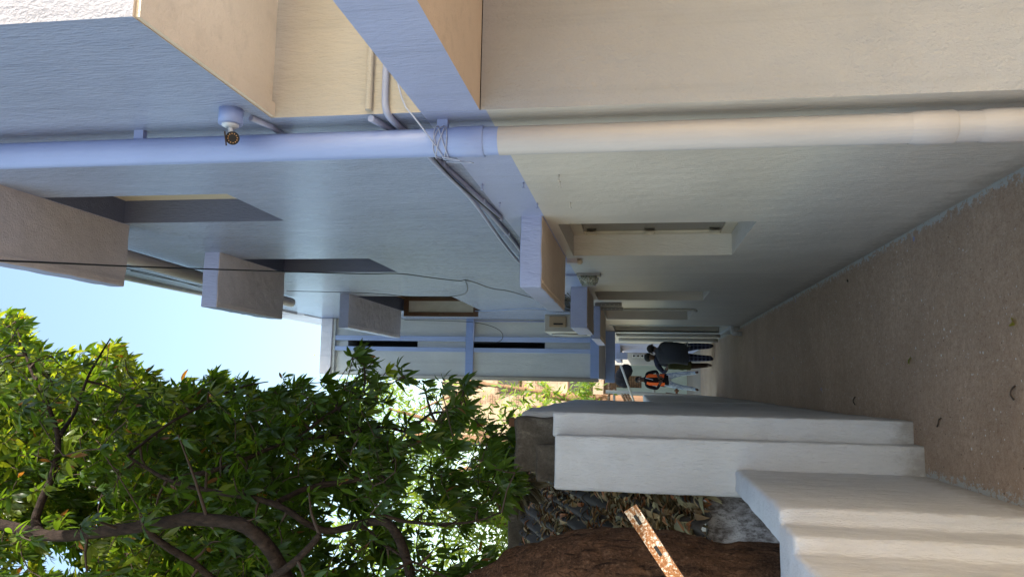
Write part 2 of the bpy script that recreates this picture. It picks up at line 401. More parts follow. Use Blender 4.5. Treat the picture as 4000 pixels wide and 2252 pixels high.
def wall_x(name, mat, y0,y1,z0,z1, ops, depth=.20, rmat=None, voids=()):
    """wall face on the plane X=XW with real openings and reveals"""
    mb = MB(); ys = sorted({y0,y1,*[v for o in list(ops)+list(voids) for v in o[:2] if y0 <= v <= y1]}); zs = sorted({z0,z1,*[v for o in list(ops)+list(voids) for v in o[2:4] if z0 <= v <= z1]})
    for i in range(len(ys)-1):
        for j in range(len(zs)-1):
            yc, zc = (ys[i]+ys[i+1])/2, (zs[j]+zs[j+1])/2
            if any(o[0]<yc<o[1] and o[2]<zc<o[3] for o in list(ops)+list(voids)): continue
            ny = max(1,int((ys[i+1]-ys[i])/.5))
            for k in range(ny):
                a = ys[i]+(ys[i+1]-ys[i])*k/ny; b = ys[i]+(ys[i+1]-ys[i])*(k+1)/ny
                mb.quad((XW,a,zs[j]),(XW,a,zs[j+1]),(XW,b,zs[j+1]),(XW,b,zs[j]))
    X2 = XW+depth
    for (a,b,c,d) in ops:
        mb.quad((XW,b,c),(XW,b,d),(X2,b,d),(X2,b,c),1)      # far jamb, faces the camera
        mb.quad((XW,a,c),(X2,a,c),(X2,a,d),(XW,a,d),1)
        mb.quad((XW,a,c),(XW,b,c),(X2,b,c),(X2,a,c),1)      # sill
        mb.quad((XW,a,d),(X2,a,d),(X2,b,d),(XW,b,d),1)
    return mb.build(name, [mat, rmat or mat], bld)

YF = 2.60           # wall that faces the camera under the overhang
YE = 18.4           # far end of the building
low_ops = [(4.60,5.78,.95,2.12),(8.04,8.89,.90,2.08),(9.96,11.55,.90,2.08),(12.66,14.25,.17,2.03),(14.5,15.65,.0,2.03)]
wall_x('lower_wall', M['beige'], YF, YE, -.08, 2.18, low_ops, .2, M['beige'])
wall_x('lintel_band', M['lilac'], YF, YE, 2.18, 2.42, [])
up_ops = [(3.705,4.39,3.80,4.90),(5.84,6.60,3.77,4.86),(8.52,10.36,3.74,4.88)]
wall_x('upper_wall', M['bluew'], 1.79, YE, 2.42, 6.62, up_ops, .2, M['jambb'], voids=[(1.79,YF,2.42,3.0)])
# porch: wall facing the camera, beam and slab, overhang above
mb = MB()
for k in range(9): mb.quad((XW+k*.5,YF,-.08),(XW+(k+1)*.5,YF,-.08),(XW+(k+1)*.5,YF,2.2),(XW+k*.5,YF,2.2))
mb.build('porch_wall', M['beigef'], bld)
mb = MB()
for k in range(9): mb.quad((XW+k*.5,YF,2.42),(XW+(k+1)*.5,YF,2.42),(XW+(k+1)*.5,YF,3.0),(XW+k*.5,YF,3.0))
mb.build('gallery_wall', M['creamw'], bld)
mb = MB(); mb.box(XW, 5.4, -.45, YF-.001, 2.203, 2.42, mats=[0,0,0,0,1,2]); mb.build('porch_slab', [M['lilac'], M['tan'], M['lgrey']], bld)  # reach beyond view sized to keep the sun off wall and path
mb = MB()
mb.quad((XW,1.79,3.0),(XW,YF,3.0),(5.4,YF,3.0),(5.4,1.79,3.0),0)
bm = bmesh.new(); vs_, fs_ = grid_sheet(XW,5.4,3.0,7.4,60,60,lambda x,y: 0)
for v in vs_: bm.verts.new((v[0], 1.79, v[1]))
bm.verts.ensure_lookup_table()
for f_ in fs_: bm.faces.new([bm.verts[i] for i in f_])
mb.bm(bm, 1)
mb.quad((XW,1.79,6.62),(5.4,1.79,6.62),(5.4,YF,6.62),(XW,YF,6.62),1)
mb.box(XW+.003, XW+.055, 1.80, YF-.002, 2.985, 2.999, 0)
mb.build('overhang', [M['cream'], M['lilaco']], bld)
# roof, parapet, rear and far end
mb = MB(); mb.box(XW+.12, 6.0, YF, YE-.01, 6.40, 6.55, 0); mb.quad((5.9,YF,-.08),(5.9,YE,-.08),(5.9,YE,6.5),(5.9,YF,6.5)); mb.build('roof_slab', M['concrete'], bld)
mb = MB(); mb.quad((XW,YE,-.08),(XW,YE,6.62),(5.9,YE,6.62),(5.9,YE,-.08)); mb.build('end_wall', M['white'], bld)
mb = MB(); mb.box(XW-.035, XW+.16, YF+.02, 10.7, 6.60, 6.68, bev=.012); mb.build('coping', M['lilacw'], bld)

# sunshades over the windows
def sunshade(y0,y1,z0,z1,x0,lip=.0, sof=None):
    mb = MB(); bm = prism_bm([(x0,y0),(XW+.02,y0),(XW+.02,y1),(x0,y1)], z0, z1, .009); mb.bm(rough_bm(bm,.09,.0045,7), mats=[0,0,0,0,1,2])
    mb.box(x0+.03, x0+.045, y0+.03, y1-.03, z0-.006, z0+.004, 1)            # drip line under the outer edge
    return mb.build('sunshade', [M['lilac'], (M['lilacw'] if y0 > 8 else M['greylit'] if y0 > 5 else M['greysh']) if z0 > 3 else M['tan'], M['concrete']], bld)  # upper soffits get paler further along, bounced light put into the paint
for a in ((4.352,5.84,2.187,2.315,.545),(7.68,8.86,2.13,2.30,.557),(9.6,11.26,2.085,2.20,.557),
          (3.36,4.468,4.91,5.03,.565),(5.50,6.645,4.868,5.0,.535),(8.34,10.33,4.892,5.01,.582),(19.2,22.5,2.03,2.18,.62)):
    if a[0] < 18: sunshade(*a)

# windows: recessed frame with panes; only the far part of each shows past the near jamb
def window(y0,y1,z0,z1, fm, gm, x=XW+.165, fw=.06):
    mb = MB()
    for (a,b,c,d) in ((y0,y1,z1-fw,z1),(y0,y1,z0,z0+fw),(y0,y0+fw,z0+fw,z1-fw),(y1-fw,y1,z0+fw,z1-fw),((y0+y1)/2-fw/2,(y0+y1)/2+fw/2,z0+fw,z1-fw)):
        mb.box(x, x+.034, a+.001, b-.001, c+.001, d-.001, bev=.004)
    w = mb.build('window', fm, bld)
    for (a,b) in ((y0+fw,(y0+y1)/2-fw/2),((y0+y1)/2+fw/2,y1-fw)):
        p = MB(); p.box(x+.012, x+.02, a, b, z0+fw, z1-fw); p.build('pane', gm, w)
    return w
w1 = window(4.60,5.78,.95,2.12, M['wfr'], M['dglass'], XW+.16, .085)
for z in (1.08,1.55,1.98):
    h_ = MB(); h_.tube([(XW+.15,5.70,z-.04),(XW+.15,5.70,z+.04)], .008, 8); h_.box(XW+.154,XW+.159,5.66,5.76,z-.035,z+.035); h_.build('hinge', M['wfr'], w1)
window(8.04,8.89,.90,2.08, M['wfr'], M['dglass']); window(9.96,11.55,.90,2.08, M['wfr'], M['dglass'])
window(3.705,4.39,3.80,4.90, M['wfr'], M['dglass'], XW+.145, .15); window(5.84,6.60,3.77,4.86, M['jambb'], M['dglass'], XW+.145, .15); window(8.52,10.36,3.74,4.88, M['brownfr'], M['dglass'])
# brown casement standing open against the far jamb
mb = MB(); y = 10.30
for (a,b,c,d) in ((.885,1.16,3.79,3.86),(.885,1.16,4.78,4.85),(.885,.945,3.86,4.78),(1.10,1.16,3.86,4.78)): mb.box(a,b,y,y+.035,c+.001,d-.001,bev=.004)
mb.tube([(.915,y-.006,4.33),(.915,y-.02,4.31),(.915,y-.006,4.27)],.008,6)
sash = mb.build('casement', M['brownfr'], bld); p = MB(); p.box(.945,1.10,y+.012,y+.02,3.86,4.78); p.build('pane', M['glass'], sash)
# doorways
for (y0,y1,z0,z1,mt) in ((12.66,14.25,.17,2.03,'doorg'),(14.5,15.65,0,2.03,'darkin')):  # the second is a near-black sheet standing in for an unlit opening
    mb = MB(); mb.box(XW+.18,XW+.22,y0+.002,y1-.002,z0+.002,z1-.002); d_ = mb.build('door', M[mt], bld)
    p = MB(); p.tube([(XW+.16,y0+.12,1.02),(XW+.13,y0+.12,1.02),(XW+.13,y0+.22,1.02)],.01,8); p.build('handle', M['galv'], d_)
mb = MB(); mb.box(XW-.012,XW+.02,14.25,14.5,0,2.08); mb.build('door_frame', M['greyp'], bld); mb = MB(); mb.box(XW-.012,XW+.02,12.56,12.655,.18,2.08); mb.build('door_frame', M['greyp'], bld)
mb = MB(); mb.box(XW-.045,XW+.2,12.75,14.2,-.02,.165,bev=.01); mb.build('door_step', M['lgrey'], bld)

# bay standing out of the wall further along
YB = 11.70
mb = MB()
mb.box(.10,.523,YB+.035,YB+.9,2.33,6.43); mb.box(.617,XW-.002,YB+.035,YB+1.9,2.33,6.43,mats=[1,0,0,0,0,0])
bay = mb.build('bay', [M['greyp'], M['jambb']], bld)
p = MB(); p.box(.5235,.6165,YB+.55,YB+.6,2.34,6.42); p.build('slot_dark_sheet', M['darkin'], bay)  # added dark sheet closing the open slot so it looks shaded
for (z0,z1) in ((6.20,6.43),(4.26,5.05),(2.33,3.03)):
    p = MB(); p.box(.524,.616,YB+.045,YB+.54,z0,z1); p.build('slot_panel', M['greyp'], bay)
for (x0,x1) in ((.454,.523),(.617,.695)):
    for (z0,z1) in ((4.262,6.425),(2.331,4.138)):
        p = MB(); p.box(x0+.001,x1-.001,YB-.01,YB+.034,z0,z1,bev=.005); p.build('blue_strip', M['bstrip'], bay)
for (z0,z1) in ((4.14,4.26),(2.20,2.33)):
    p = MB(); p.box(.085,XW-.002,YB-.015,YB+.034 if z0>3 else YB+2.5,z0,z1,mats=[0,0,0,0,1,0]); p.build('blue_band', [M['blue'], M['greysh']], bay)
p = MB(); p.box(.075,XW-.002,YB-.05,YB+1.1,6.44,6.63,bev=.01); p.build('bay_parapet', M['lilacw'], bay)
p = MB(); p.box(.085,XW-.002,YB-.02,YB+1.08,6.40,6.438); p.build('bay_cornice', M['greyp'], bay)
p = MB(); p.tube([(.075,YB+.03,2.21),(.075,YB+.03,5.9)],.024,10); p.tube([(.045,YB+.16,2.21),(.045,YB+.16,5.6)],.018,10); p.build('corner_pipe', M['white'], bay)
p = MB(); p.box(.03,XW-.002,14.18,14.40,2.03,2.199,bev=.008); p.build('bay_beam', M['blue'], bay)
p = MB(); p.tube([(XW-.03,YB-.03,2.36),(XW-.03,YB-.03,4.10),(.93,YB-.03,4.135),(.62,YB-.03,4.135)],.012,8); p.build('bay_conduit', M['lilac'], bay)
# things on the roof edge: a raised parapet far along, an arched hood
mb = MB(); mb.box(XW+.05,3.2,10.75,16,6.60,7.22,mats=[1,0,0,0,0,1]); mb.box(XW-.01,XW+.049,11.0,14.2,6.64,7.27,mats=[1,1,1,1,1,1]); mb.build('raised_parapet', [M['cream'], M['lilacw']], bld)
mb = MB()
prof = [(XW-.001,6.58)]+[(XW-.165*math.sin(R(90)*k/10), 6.14+.44*math.cos(R(90)*k/10)) for k in range(1,11)]+[(XW-.165,6.06),(XW-.001,6.06)]
n_ = len(prof); vs_ = [(x,8.15,z) for x,z in prof]+[(x,8.75,z) for x,z in prof]
mb.add(vs_, [tuple(range(n_)), tuple(range(n_,2*n_))[::-1]]+[(i,i+n_,(i+1)%n_+n_,(i+1)%n_) for i in range(n_)])
mb.build('arched_hood', M['greyp'], bld)

# ================================================================== services on the building
# big drain pipe at the corner
t_ = thing('drain_pipe', 'thick vertical drain pipe at the wall corner, blue above and cream below', 'pipe', (.875,2.69,0))
PX, PY = .878, 2.69
mb = MB(); mb.tube([(PX,PY,0),(PX,PY,2.145)], .0525, 28, cap=False); mb.build('lower_pipe', M['pipec'], t_)
mb = MB(); mb.tube([(PX,PY,2.1452),(PX,PY,7.0)], .0525, 28, cap=False); mb.build('upper_pipe', M['pipeb'], t_)
for (z0,z1,mt) in ((.37,.52,'pipec'),(.60,.74,'pipec'),(2.20,2.33,'pipeb')):
    mb = MB(); mb.tube([(PX,PY,z0),(PX,PY,z0+.004),(PX,PY,z1-.03),(PX,PY,z1)], [.0555,.0572,.0566,.0535], 28, cap=False); mb.build('coupling', M[mt], t_)
for z in (2.36,3.6):
    mb = MB(); mb.box(PX+.045,XW,PY-.012,PY+.012,z-.02,z+.02); mb.build('pipe_bracket', M['pipec'] if z < 2 else M['pipeb'], t_)
mb = MB()
for k in range(5):
    pts = [(PX+(.056+.003*rng.random())*math.cos(a)+.004*rng.uniform(-1,1), PY+(.056+.004*rng.random())*math.sin(a), 2.352+.016*k/5+.022*math.sin(a+k*1.3)) for a in [2*math.pi*j/20 for j in range(21)]]
    mb.tube(pts, .0022, 6)
for k in range(3):
    a0 = PX-.058; pts = [(a0-.012*math.sin(u*3.1), PY+.02+.03*u*(k-1), 2.36-.07*math.sin(u*3.1)*(1+.3*k)) for u in [j/8 for j in range(9)]]
    mb.tube(pts, .002, 6)
tag(mb.build('tie_wire', M['wirew']), 'tangle of thin wire tied round the big drain pipe', 'wire')

# security camera
t_ = thing('security_camera', 'small bullet security camera with ring of lights on a white wall box', 'camera', (.965,2.50,3.1))
mb = MB(); mb.tube([(XW,2.50,3.105),(XW-.055,2.50,3.105)], .043, 24); mb.build('junction_box', M['pipeb'], t_)
mb = MB(); mb.tube([(XW-.055,2.50,3.105),(XW-.062,2.50,3.105),(XW-.07,2.50,3.105)], [.03,.03,.017], 20); mb.tube([(XW-.065,2.50,3.105),(XW-.095,2.492,3.095)], .009, 10); mb.build('arm', M['plw'], t_)
cc = Vector((XW-.112,2.485,3.085)); ax_ = (Vector((-.05,0,1.6))-cc).normalized(); sx_ = ax_.cross(Vector((0,0,1))).normalized(); sz_ = sx_.cross(ax_)
mb = MB(); mb.tube([cc-ax_*.09, cc-ax_*.085, cc+ax_*.03], [.018,.022,.024], 20); mb.build('body', M['lens'], t_)
mb = MB(); vs_ = [cc+ax_*u+sx_*v+sz_*w for u in (-.09,.042) for v in (-.025,.025) for w in (.021,.026)]; mb.add(vs_, [(0,1,3,2),(4,6,7,5),(0,4,5,1),(2,3,7,6),(0,2,6,4),(1,5,7,3)]); mb.build('hood', M['lens'], t_)
mb = MB(); mb.tube([cc+ax_*.0302, cc+ax_*.033], .023, 20); mb.build('face', M['black'], t_)
mb = MB()
for k in range(12):
    a = 2*math.pi*k/12; mb.ell(cc+ax_*.034+sx_*.016*math.cos(a)+sz_*.016*math.sin(a), (.0025,.0025,.0025), 6)
mb.build('light_ring', M['led'], t_)
mb = MB(); mb.tube([(XW-.012,2.56,3.06),(XW-.012,2.66,3.03),(XW-.012,2.84,3.03)], .011, 8); mb.build('cable_conduit', M['cond'], t_)

# conduits that come round the corner and run along the wall
def conduit(name, pts, r, mat, label, cat='conduit', group=None, n=8, clips=()):
    mb = MB(); mb.tube(smooth(pts), r, n)
    for p in clips: mb.box(p[0]-r*1.1,p[0]+.008,p[1]-.008,p[1]+.008,p[2]-r*1.5,p[2]+r*1.5)
    return tag(mb.build(name, mat), label, cat, group)
def smooth(pts, it=2):
    pts = [Vector(p) for p in pts]
    for _ in range(it):
        q = [pts[0]]
        for a,b in zip(pts, pts[1:]): q += [a*.75+b*.25, a*.25+b*.75]
        pts = q+[pts[-1]]
    return pts
xs = XW-.014
conduit('wall_conduit', [(2.6,YF-.013,2.615),(1.05,YF-.013,2.615),(.975,YF-.013,2.615)], .013, M['creamw'], 'upper cream conduit running across the cream wall above the porch beam', clips=[(1.30,YF-.012,2.615)])
conduit('wall_conduit', [(xs,YF+.005,2.612),(xs,2.75,2.57),(xs,2.95,2.52),(xs,3.6,2.472),(xs,4.25,2.435),(xs,4.36,2.43)], .013, M['cond'], 'lilac conduit on the wall, lowest of the three leaving the drain pipe', clips=[(xs,3.2,2.50),(xs,3.9,2.455)])
conduit('wall_conduit', [(2.6,YF-.013,2.555),(1.06,YF-.013,2.555),(.985,YF-.013,2.553),(xs,YF-.005,2.54),(xs,2.72,2.535),(xs,3.1,2.515),(xs,3.9,2.475),(xs,4.5,2.47),(xs,5.2,2.47),(xs,6.2,2.50)], .013, M['cond'], 'conduit bending round the corner from cream wall to blue wall', clips=[(xs,3.05,2.52),(xs,4.8,2.47)])
xs2 = XW-.04
conduit('wall_conduit', [(xs2,2.76,2.50),(xs2,3.2,2.50),(xs2,3.7,2.475),(xs2,4.3,2.50),(xs2,5.0,2.53),(xs2,6.0,2.55),(xs2,7.6,2.5)], .010, M['cond'], 'thin outer conduit sagging along the blue wall towards the sunshade')
conduit('bundle_wire', [(xs2-.01,2.76,2.47),(xs2-.01,3.3,2.48),(xs2,3.8,2.455),(xs2,4.25,2.42)], .004, M['black'], 'thin dark wire tucked among the lilac conduits', 'wire', n=6)
conduit('bundle_wire', [(1.3,YF-.02,2.55),(1.0,YF-.03,2.49),(.93,2.57,2.43),(PX-.03,2.63,2.37)], .003, M['wirew'], 'slack pale wire hanging from the porch beam edge to the drain pipe', 'wire', n=6)

# small pegs left in the wall
for (px,py),lab in zip(((1885,718),(2046,712),(1953,790),(2100,793),(2183,682),(2187,708),(2228,790)), ('highest painted peg in the blue wall, nearest the lilac conduits','peg on the blue band edge, nearer of two there','peg in the lilac band just below the conduits','peg on the blue band edge close to the first sunshade','upper of a close pair of pegs in the beige wall','lower of a close pair of pegs in the beige wall','single peg in the beige wall between the peg pair and the first window')):
    p = atX(XW,px,py); mb = MB(); mb.tube([p+Vector((.004,0,0)), p+Vector((-.028,0,.001))], .0035, 6); mb.box(p.x-.031,p.x-.027,p.y-.007,p.y+.007,p.z-.006,p.z+.008)
    tag(mb.build('wall_peg', M['beige'] if p.z < 2.17 else M['lilac']), lab, 'peg', 'pegs in the wall')

# bulkhead lamp
t_ = thing('bulkhead_lamp', 'old glass bulkhead lamp on the wall between first and second ground floor windows', 'lamp', (XW,6.75,2.06))
mb = MB(); mb.box(XW-.022,XW+.005,6.69,6.81,1.955,2.165,bev=.006); mb.build('base_plate', M['galv'], t_)
bm = bmesh.new(); bmesh.ops.create_cube(bm, size=1)
for v in bm.verts:
    s_ = 1 if v.co.x > 0 else .78
    v.co = Vector((XW-.062+v.co.x*.08, 6.75+v.co.y*.10*s_, 2.06+v.co.z*.18*s_))
bmesh.ops.bevel(bm, geom=bm.edges[:], offset=.018, segments=3, affect='EDGES'); mb = MB(); mb.bm(bm, smooth=True); mb.build('glass_cover', M['lampg'], t_)
mb = MB()
for z in (2.0,2.06,2.12):
    mb = MB(); mb.tube([(XW-.01,6.70,z),(XW-.09,6.712,z),(XW-.107,6.75,z),(XW-.09,6.788,z),(XW-.01,6.80,z)], .003, 6); mb.build('guard_bar', M['galv'], t_)
mb = MB(); mb.tube([(XW-.012,6.74,2.165),(XW-.012,6.74,2.42)], .009, 8); mb.build('feed_conduit', M['lilac'], t_)
t_ = thing('wall_fitting', 'short bracket with rounded end just beyond the first sunshade', 'bracket', (XW,5.95,2.1))
mb = MB(); mb.box(XW-.035,XW+.005,5.90,5.98,2.10,2.185,bev=.004); mb.build('plate', M['greysh'], t_)
mb = MB(); mb.ell((XW-.022,5.94,2.085),(.024,.038,.026),10); mb.build('round_end', M['wfr'], t_)

# outdoor air conditioner standing on a sunshade
t_ = thing('air_conditioner', 'white outdoor air conditioner unit standing on a sunshade below the bay', 'air conditioner', (.757,10.1,2.2))
mb = MB(); mb.box(.645,.872,9.70,10.50,2.245,2.80,bev=.014,mats=[1,1,0,0,0,1]); case = mb.build('case', [M['acg'], M['metalw']], t_)
mb = MB(); mb.tube([(.643,10.16,2.52),(.636,10.16,2.52)], .235, 32); mb.build('fan_opening', M['darkin'], t_)
mb = MB()
for r_ in (.06,.11,.16,.21,.235): mb.tube([(.632,10.16+r_*math.cos(a),2.52+r_*math.sin(a)) for a in [2*math.pi*k/28 for k in range(29)]], .004, 5, cap=False)
for k in range(8):
    a = math.pi*k/8; mb.tube([(.634,10.16-.235*math.cos(a),2.52-.235*math.sin(a)),(.634,10.16+.235*math.cos(a),2.52+.235*math.sin(a))], .003, 5)
mb.build('grille', M['metalw'], t_)
mb = MB(); mb.box(.705,.845,9.665,9.699,2.52,2.735,bev=.008); cov = mb.build('valve_cover', M['tanpl'], t_)
mb = MB(); mb.box(.735,.755,9.66,9.6645,2.56,2.68); mb.build('cover_recess', M['darkin'], cov)
for y in (9.8,10.4):
    mb = MB(); mb.box(.66,.86,y-.02,y+.02,2.201,2.244); mb.build('foot', M['galv'], t_)
mb = MB()
for k,(x,z) in enumerate(((.80,2.36),(.83,2.33),(.77,2.31))): mb.tube(smooth([(x,9.71,z),(x,9.62,z-.01),(.88,9.55,z-.04),(XW-.02,9.5,z+.1+.05*k),(XW-.015,9.3,2.45+.02*k),(XW-.015,8.7,2.44+.02*k)]), .008, 6)
mb.build('refrigerant_hose', M['black'], t_)

# perforated steel brackets under the sunshades
for (y,z0,z1,lab) in ((9.17,1.815,2.13,'perforated steel angle on the wall, nearer of two under the sunshade'),(9.70,1.81,2.084,'perforated steel angle on the wall, further of two beside the white conduit')):
    mb = MB(); mb.box(XW-.045,XW-.003,y-.02,y-.015,z0,z1); mb.box(XW-.008,XW-.003,y-.015,y+.03,z0,z1)
    for k in range(5): mb.tube([(XW-.026,y-.0205,z0+.04+k*.05),(XW-.026,y-.0215,z0+.04+k*.05)], .006, 8, 1)
    tag(mb.build('steel_bracket', [M['galv'], M['white']]), lab, 'bracket')
conduit('wall_conduit', [(XW-.02,9.80,1.81),(XW-.02,9.80,1.0),(XW-.02,9.80,.93),(XW-.03,9.86,.90)], .016, M['white'], 'white vertical conduit beside the third ground floor window', clips=[(XW-.02,9.80,1.4),(XW-.02,9.80,1.05)])
conduit('water_pipe', [(XW-.05,15.9,.02),(XW-.05,15.9,2.0)], .035, M['white'], 'white vertical water pipe at the end of the passage wall', 'pipe')
mb = MB(); mb.tube([(XW-.09,15.9,.62),(XW-.17,15.9,.62),(XW-.17,15.9,.56)], .012, 8); mb.tube([(XW-.13,15.86,.66),(XW-.13,15.94,.66)], .01, 6); tag(mb.build('water_tap', M['galv']), 'small water tap on the white pipe behind the men', 'tap')
conduit('waste_pipe', [(XW-.01,12.45,.16),(XW-.10,12.45,.16),(XW-.14,12.45,.13),(XW-.14,12.45,.01)], .035, M['lgrey'], 'short bent waste pipe at the foot of the wall by the door step', 'pipe', n=12)
# long pipe high on the wall
conduit('gutter_pipe', [(XW-.07,3.4,5.42),(XW-.07,5.0,5.47),(XW-.07,6.6,5.60),(XW-.07,8.6,5.72)], .055, M['greysh'], 'thick grey pipe running high along the blue wall behind the sunshades', 'pipe', n=14)

# cables
hook = atX(XW-.03,1815,1092)
pts = [atY(a,px,py) for a,px,py in ((2.3,-200,1012),(2.6,0,1017),(3.0,280,1029),(3.5,500,1040),(4.1,800,1050),(4.8,1110,1060),(5.4,1300,1066),(6.0,1440,1070),(6.5,1560,1066),(6.85,1690,1085),(7.1,1800,1098))]+[hook]
conduit('black_cable', pts, .0042, M['black'], 'black cable looping through the air past the upper sunshades', 'cable', n=6)
pts = [hook]+[atX(XW-.02,px,py) for px,py in ((1828,1120),(1825,1145),(1780,1156),(1700,1160))]+[atX(XW-.03,1600,1158)]+[atX(XW-.03,1480,1146),atX(XW-.03,1330,1140),atX(XW-.03,1120,1136)]
conduit('black_cable', pts, .0036, M['black'], 'thin black cable dropping from the wall hook towards the brown casement', 'cable', n=6)
pts = [hook]+[atX(XW-.02,px,py) for px,py in ((1850,1100),(1920,1128),(1980,1133),(2040,1152),(2090,1165),(2118,1180),(2125,1196),(2180,1203),(2230,1212))]
conduit('black_cable', pts, .004, M['black'], 'black cable trailing from the wall hook to the air conditioner', 'cable', n=6)
for k,(dy,lab) in enumerate(((0,'blue wire strung low along the far blue wall'),(12,'pale wire strung along the far blue wall above the air conditioner'))):
    pts = [atX(XW-.015,px,py+dy*.4) for px,py in ((1855,1214),(1950,1212),(2040,1203),(2120,1206),(2240,1210))]
    conduit('wall_wire', pts, .004, M['blue'] if k == 0 else M['wirew'], lab, 'wire', n=6)
for k in range(5):
    pts = [(XW-.02-.02*rng.random(),8.0+.1*k,2.36+.03*k),(XW-.05,8.8,2.30+.04*rng.random()),(XW-.08*rng.random(),9.4,2.25+.03*k),(.90,9.7,2.33+.02*k)]
    conduit('tangled_cable', pts, .006, M['black'], 'dark cable in the tangle behind the second sunshade', 'cable', 'tangled cables by the air conditioner', n=6)
pts = [atY(YB-.03,px,py) for px,py in ((1580,1249),(1700,1251),(1840,1256),(1900,1266),(1950,1285),(1968,1310),(1955,1335),(1900,1341),(1850,1338))]
conduit('hanging_wire', pts, .004, M['black'], 'wire looping across the front of the bay', 'wire', n=6)
for k,(dy) in enumerate((0,22)):
    pts = [atX(XW-.02,px,py) for px,py in ((490+dy,1048+dy*.4),(620,1075+dy*.3),(795,1125-dy*.3))]
    conduit('wall_wire', pts, .004, M['black'], ('upper' if k else 'lower')+' of two thin wires high on the wall between first and second upper sunshades', 'wire', n=6)

# ================================================================== left boundary wall
t_ = thing('boundary_wall', 'stepped light grey plastered boundary wall left of the passage', 'wall', (-.4,7,0))
fp = [(-.19,5.03),(-.195,9.7),(-.36,9.7),(-.36,6.2),(-.67,6.2),(-.67,4.93),(-.335,4.93),(-.335,5.03)]
mb = MB()
bm = prism_bm([(-.19,5.38),(-.20,9.7),(-.38,9.7),(-.38,5.38)], -.02, 2.44, .03); mb.bm(rough_bm(bm,.12,.010,3.0), smooth=True)
mb.build('long_wall', M['lgrey'], t_)
mb = MB(); bm = prism_bm([(-.185,5.02),(-.185,5.6),(-.34,5.6),(-.34,5.02)], -.02, 2.18, .014); mb.bm(rough_bm(bm,.05,.0045,7), smooth=True); mb.build('inner_pilaster', M['lgrey'], t_)
mb = MB(); bm = prism_bm([(-.322,4.86),(-.322,5.5),(-.655,5.5),(-.655,4.86)], -.02, 2.15, .014); mb.bm(rough_bm(bm,.05,.0045,7), smooth=True); mb.build('outer_pilaster', M['lgrey'], t_)
mb = MB(); bm = prism_bm([(-.19,9.72),(-.20,16.6),(-.42,16.6),(-.42,9.72)], -.02, 1.50, .03); mb.bm(rough_bm(bm,.2,.012,2.2), smooth=True); mb.build('low_stretch', M['lgrey'], t_)
t_ = thing('concrete_post', 'rough dark unpainted concrete post top behind the grey wall end', 'post', (-.35,5.6,0))
mb = MB(); bm = prism_bm([(-.235,5.24),(-.235,6.2),(-.60,6.2),(-.60,5.24)], 0, 2.47, .03); mb.bm(rough_bm(bm,.05,.016,6), smooth=True); mb.build('shaft', M['concrete'], t_)
mb = MB(); bm = prism_bm([(-.40,5.10),(-.40,5.21),(-.64,5.21),(-.64,5.10)], 1.6, 2.30, .02); mb.bm(rough_bm(bm,.05,.016,6), smooth=True); mb.build('broken_edge', M['concrete'], t_)
t_ = thing('rusty_bracket', 'small rusty iron bracket on top of the concrete post', 'bracket', (-.28,5.6,2.46))
mb = MB(); mb.box(-.31,-.25,5.45,5.47,2.42,2.54,bev=.003); mb.box(-.31,-.25,5.47,5.60,2.525,2.54); mb.build('angle', M['rustd'], t_)
# near low wall that turns away to the left
t_ = thing('low_wall', 'low stepped grey plastered wall in the left foreground with pale rounded top', 'wall', (-.6,3.5,0))
mb = MB(); fp = [(-.49,4.855),(-.49,3.40),(-.553,3.39),(-.553,3.12),(-.61,3.11),(-.61,1.6),(-1.9,1.6),(-1.9,3.43),(-.645,3.43),(-.625,4.855)]
bm = prism_bm(fp, -.02, 1.065, .022, 3); mb.bm(rough_bm(bm,.045,.005,7), smooth=True); mb.build('plaster_body', M['lgrey'], t_)

# ================================================================== shed with corrugated roof
ET, EY, EZ, SL = 4.9, 5.45, 1.19, .40
def roofz(x,y): return EZ+SL*(y-EY)+.036*math.sin(2*math.pi*x/.165)
t_ = thing('shed', 'low shed behind the boundary wall with leaf-strewn corrugated roof', 'shed', (-2.2,7.5,0))
mb = MB(); mb.box(-4.2,-.70,EY+.16,EY+.3,-.03,1.16); mb.build('shed_wall', M['stain'], t_)
for r_ in range(2):
    for c_ in range(3):
        x0 = -.70-1.15*(c_+1); y0 = EY+2.35*r_; y1 = y0+2.5
        vs_, fs_ = grid_sheet(x0-.06, x0+1.15, y0, y1, 58, 6, lambda x,y: roofz(x,y)+.016*r_+.008*c_+.012*noise.noise(Vector((x,y,0))))
        lo = [(x,y,z-.007) for x,y,z in vs_]; k = len(vs_)
        mb = MB(); mb.add(vs_, fs_, 0, True); mb.add(lo, [f[::-1] for f in fs_], 0, True)
        mb.add([vs_[i] for i in range(59)]+[lo[i] for i in range(59)], [(i,i+59,i+60,i+1) for i in range(58)])
        mb.build('roof_sheet', M['sheet'], t_)
yt = EY+4.80; mb = MB(); bm = prism_bm([(-4.3,yt),(-.70,yt),(-.70,yt+.12),(-4.3,yt+.12)], EZ+SL*4.8-.1, EZ+SL*4.8+.20, .015); mb.bm(rough_bm(bm,.2,.01,4)); mb.build('ridge_board', M['concrete'], t_)

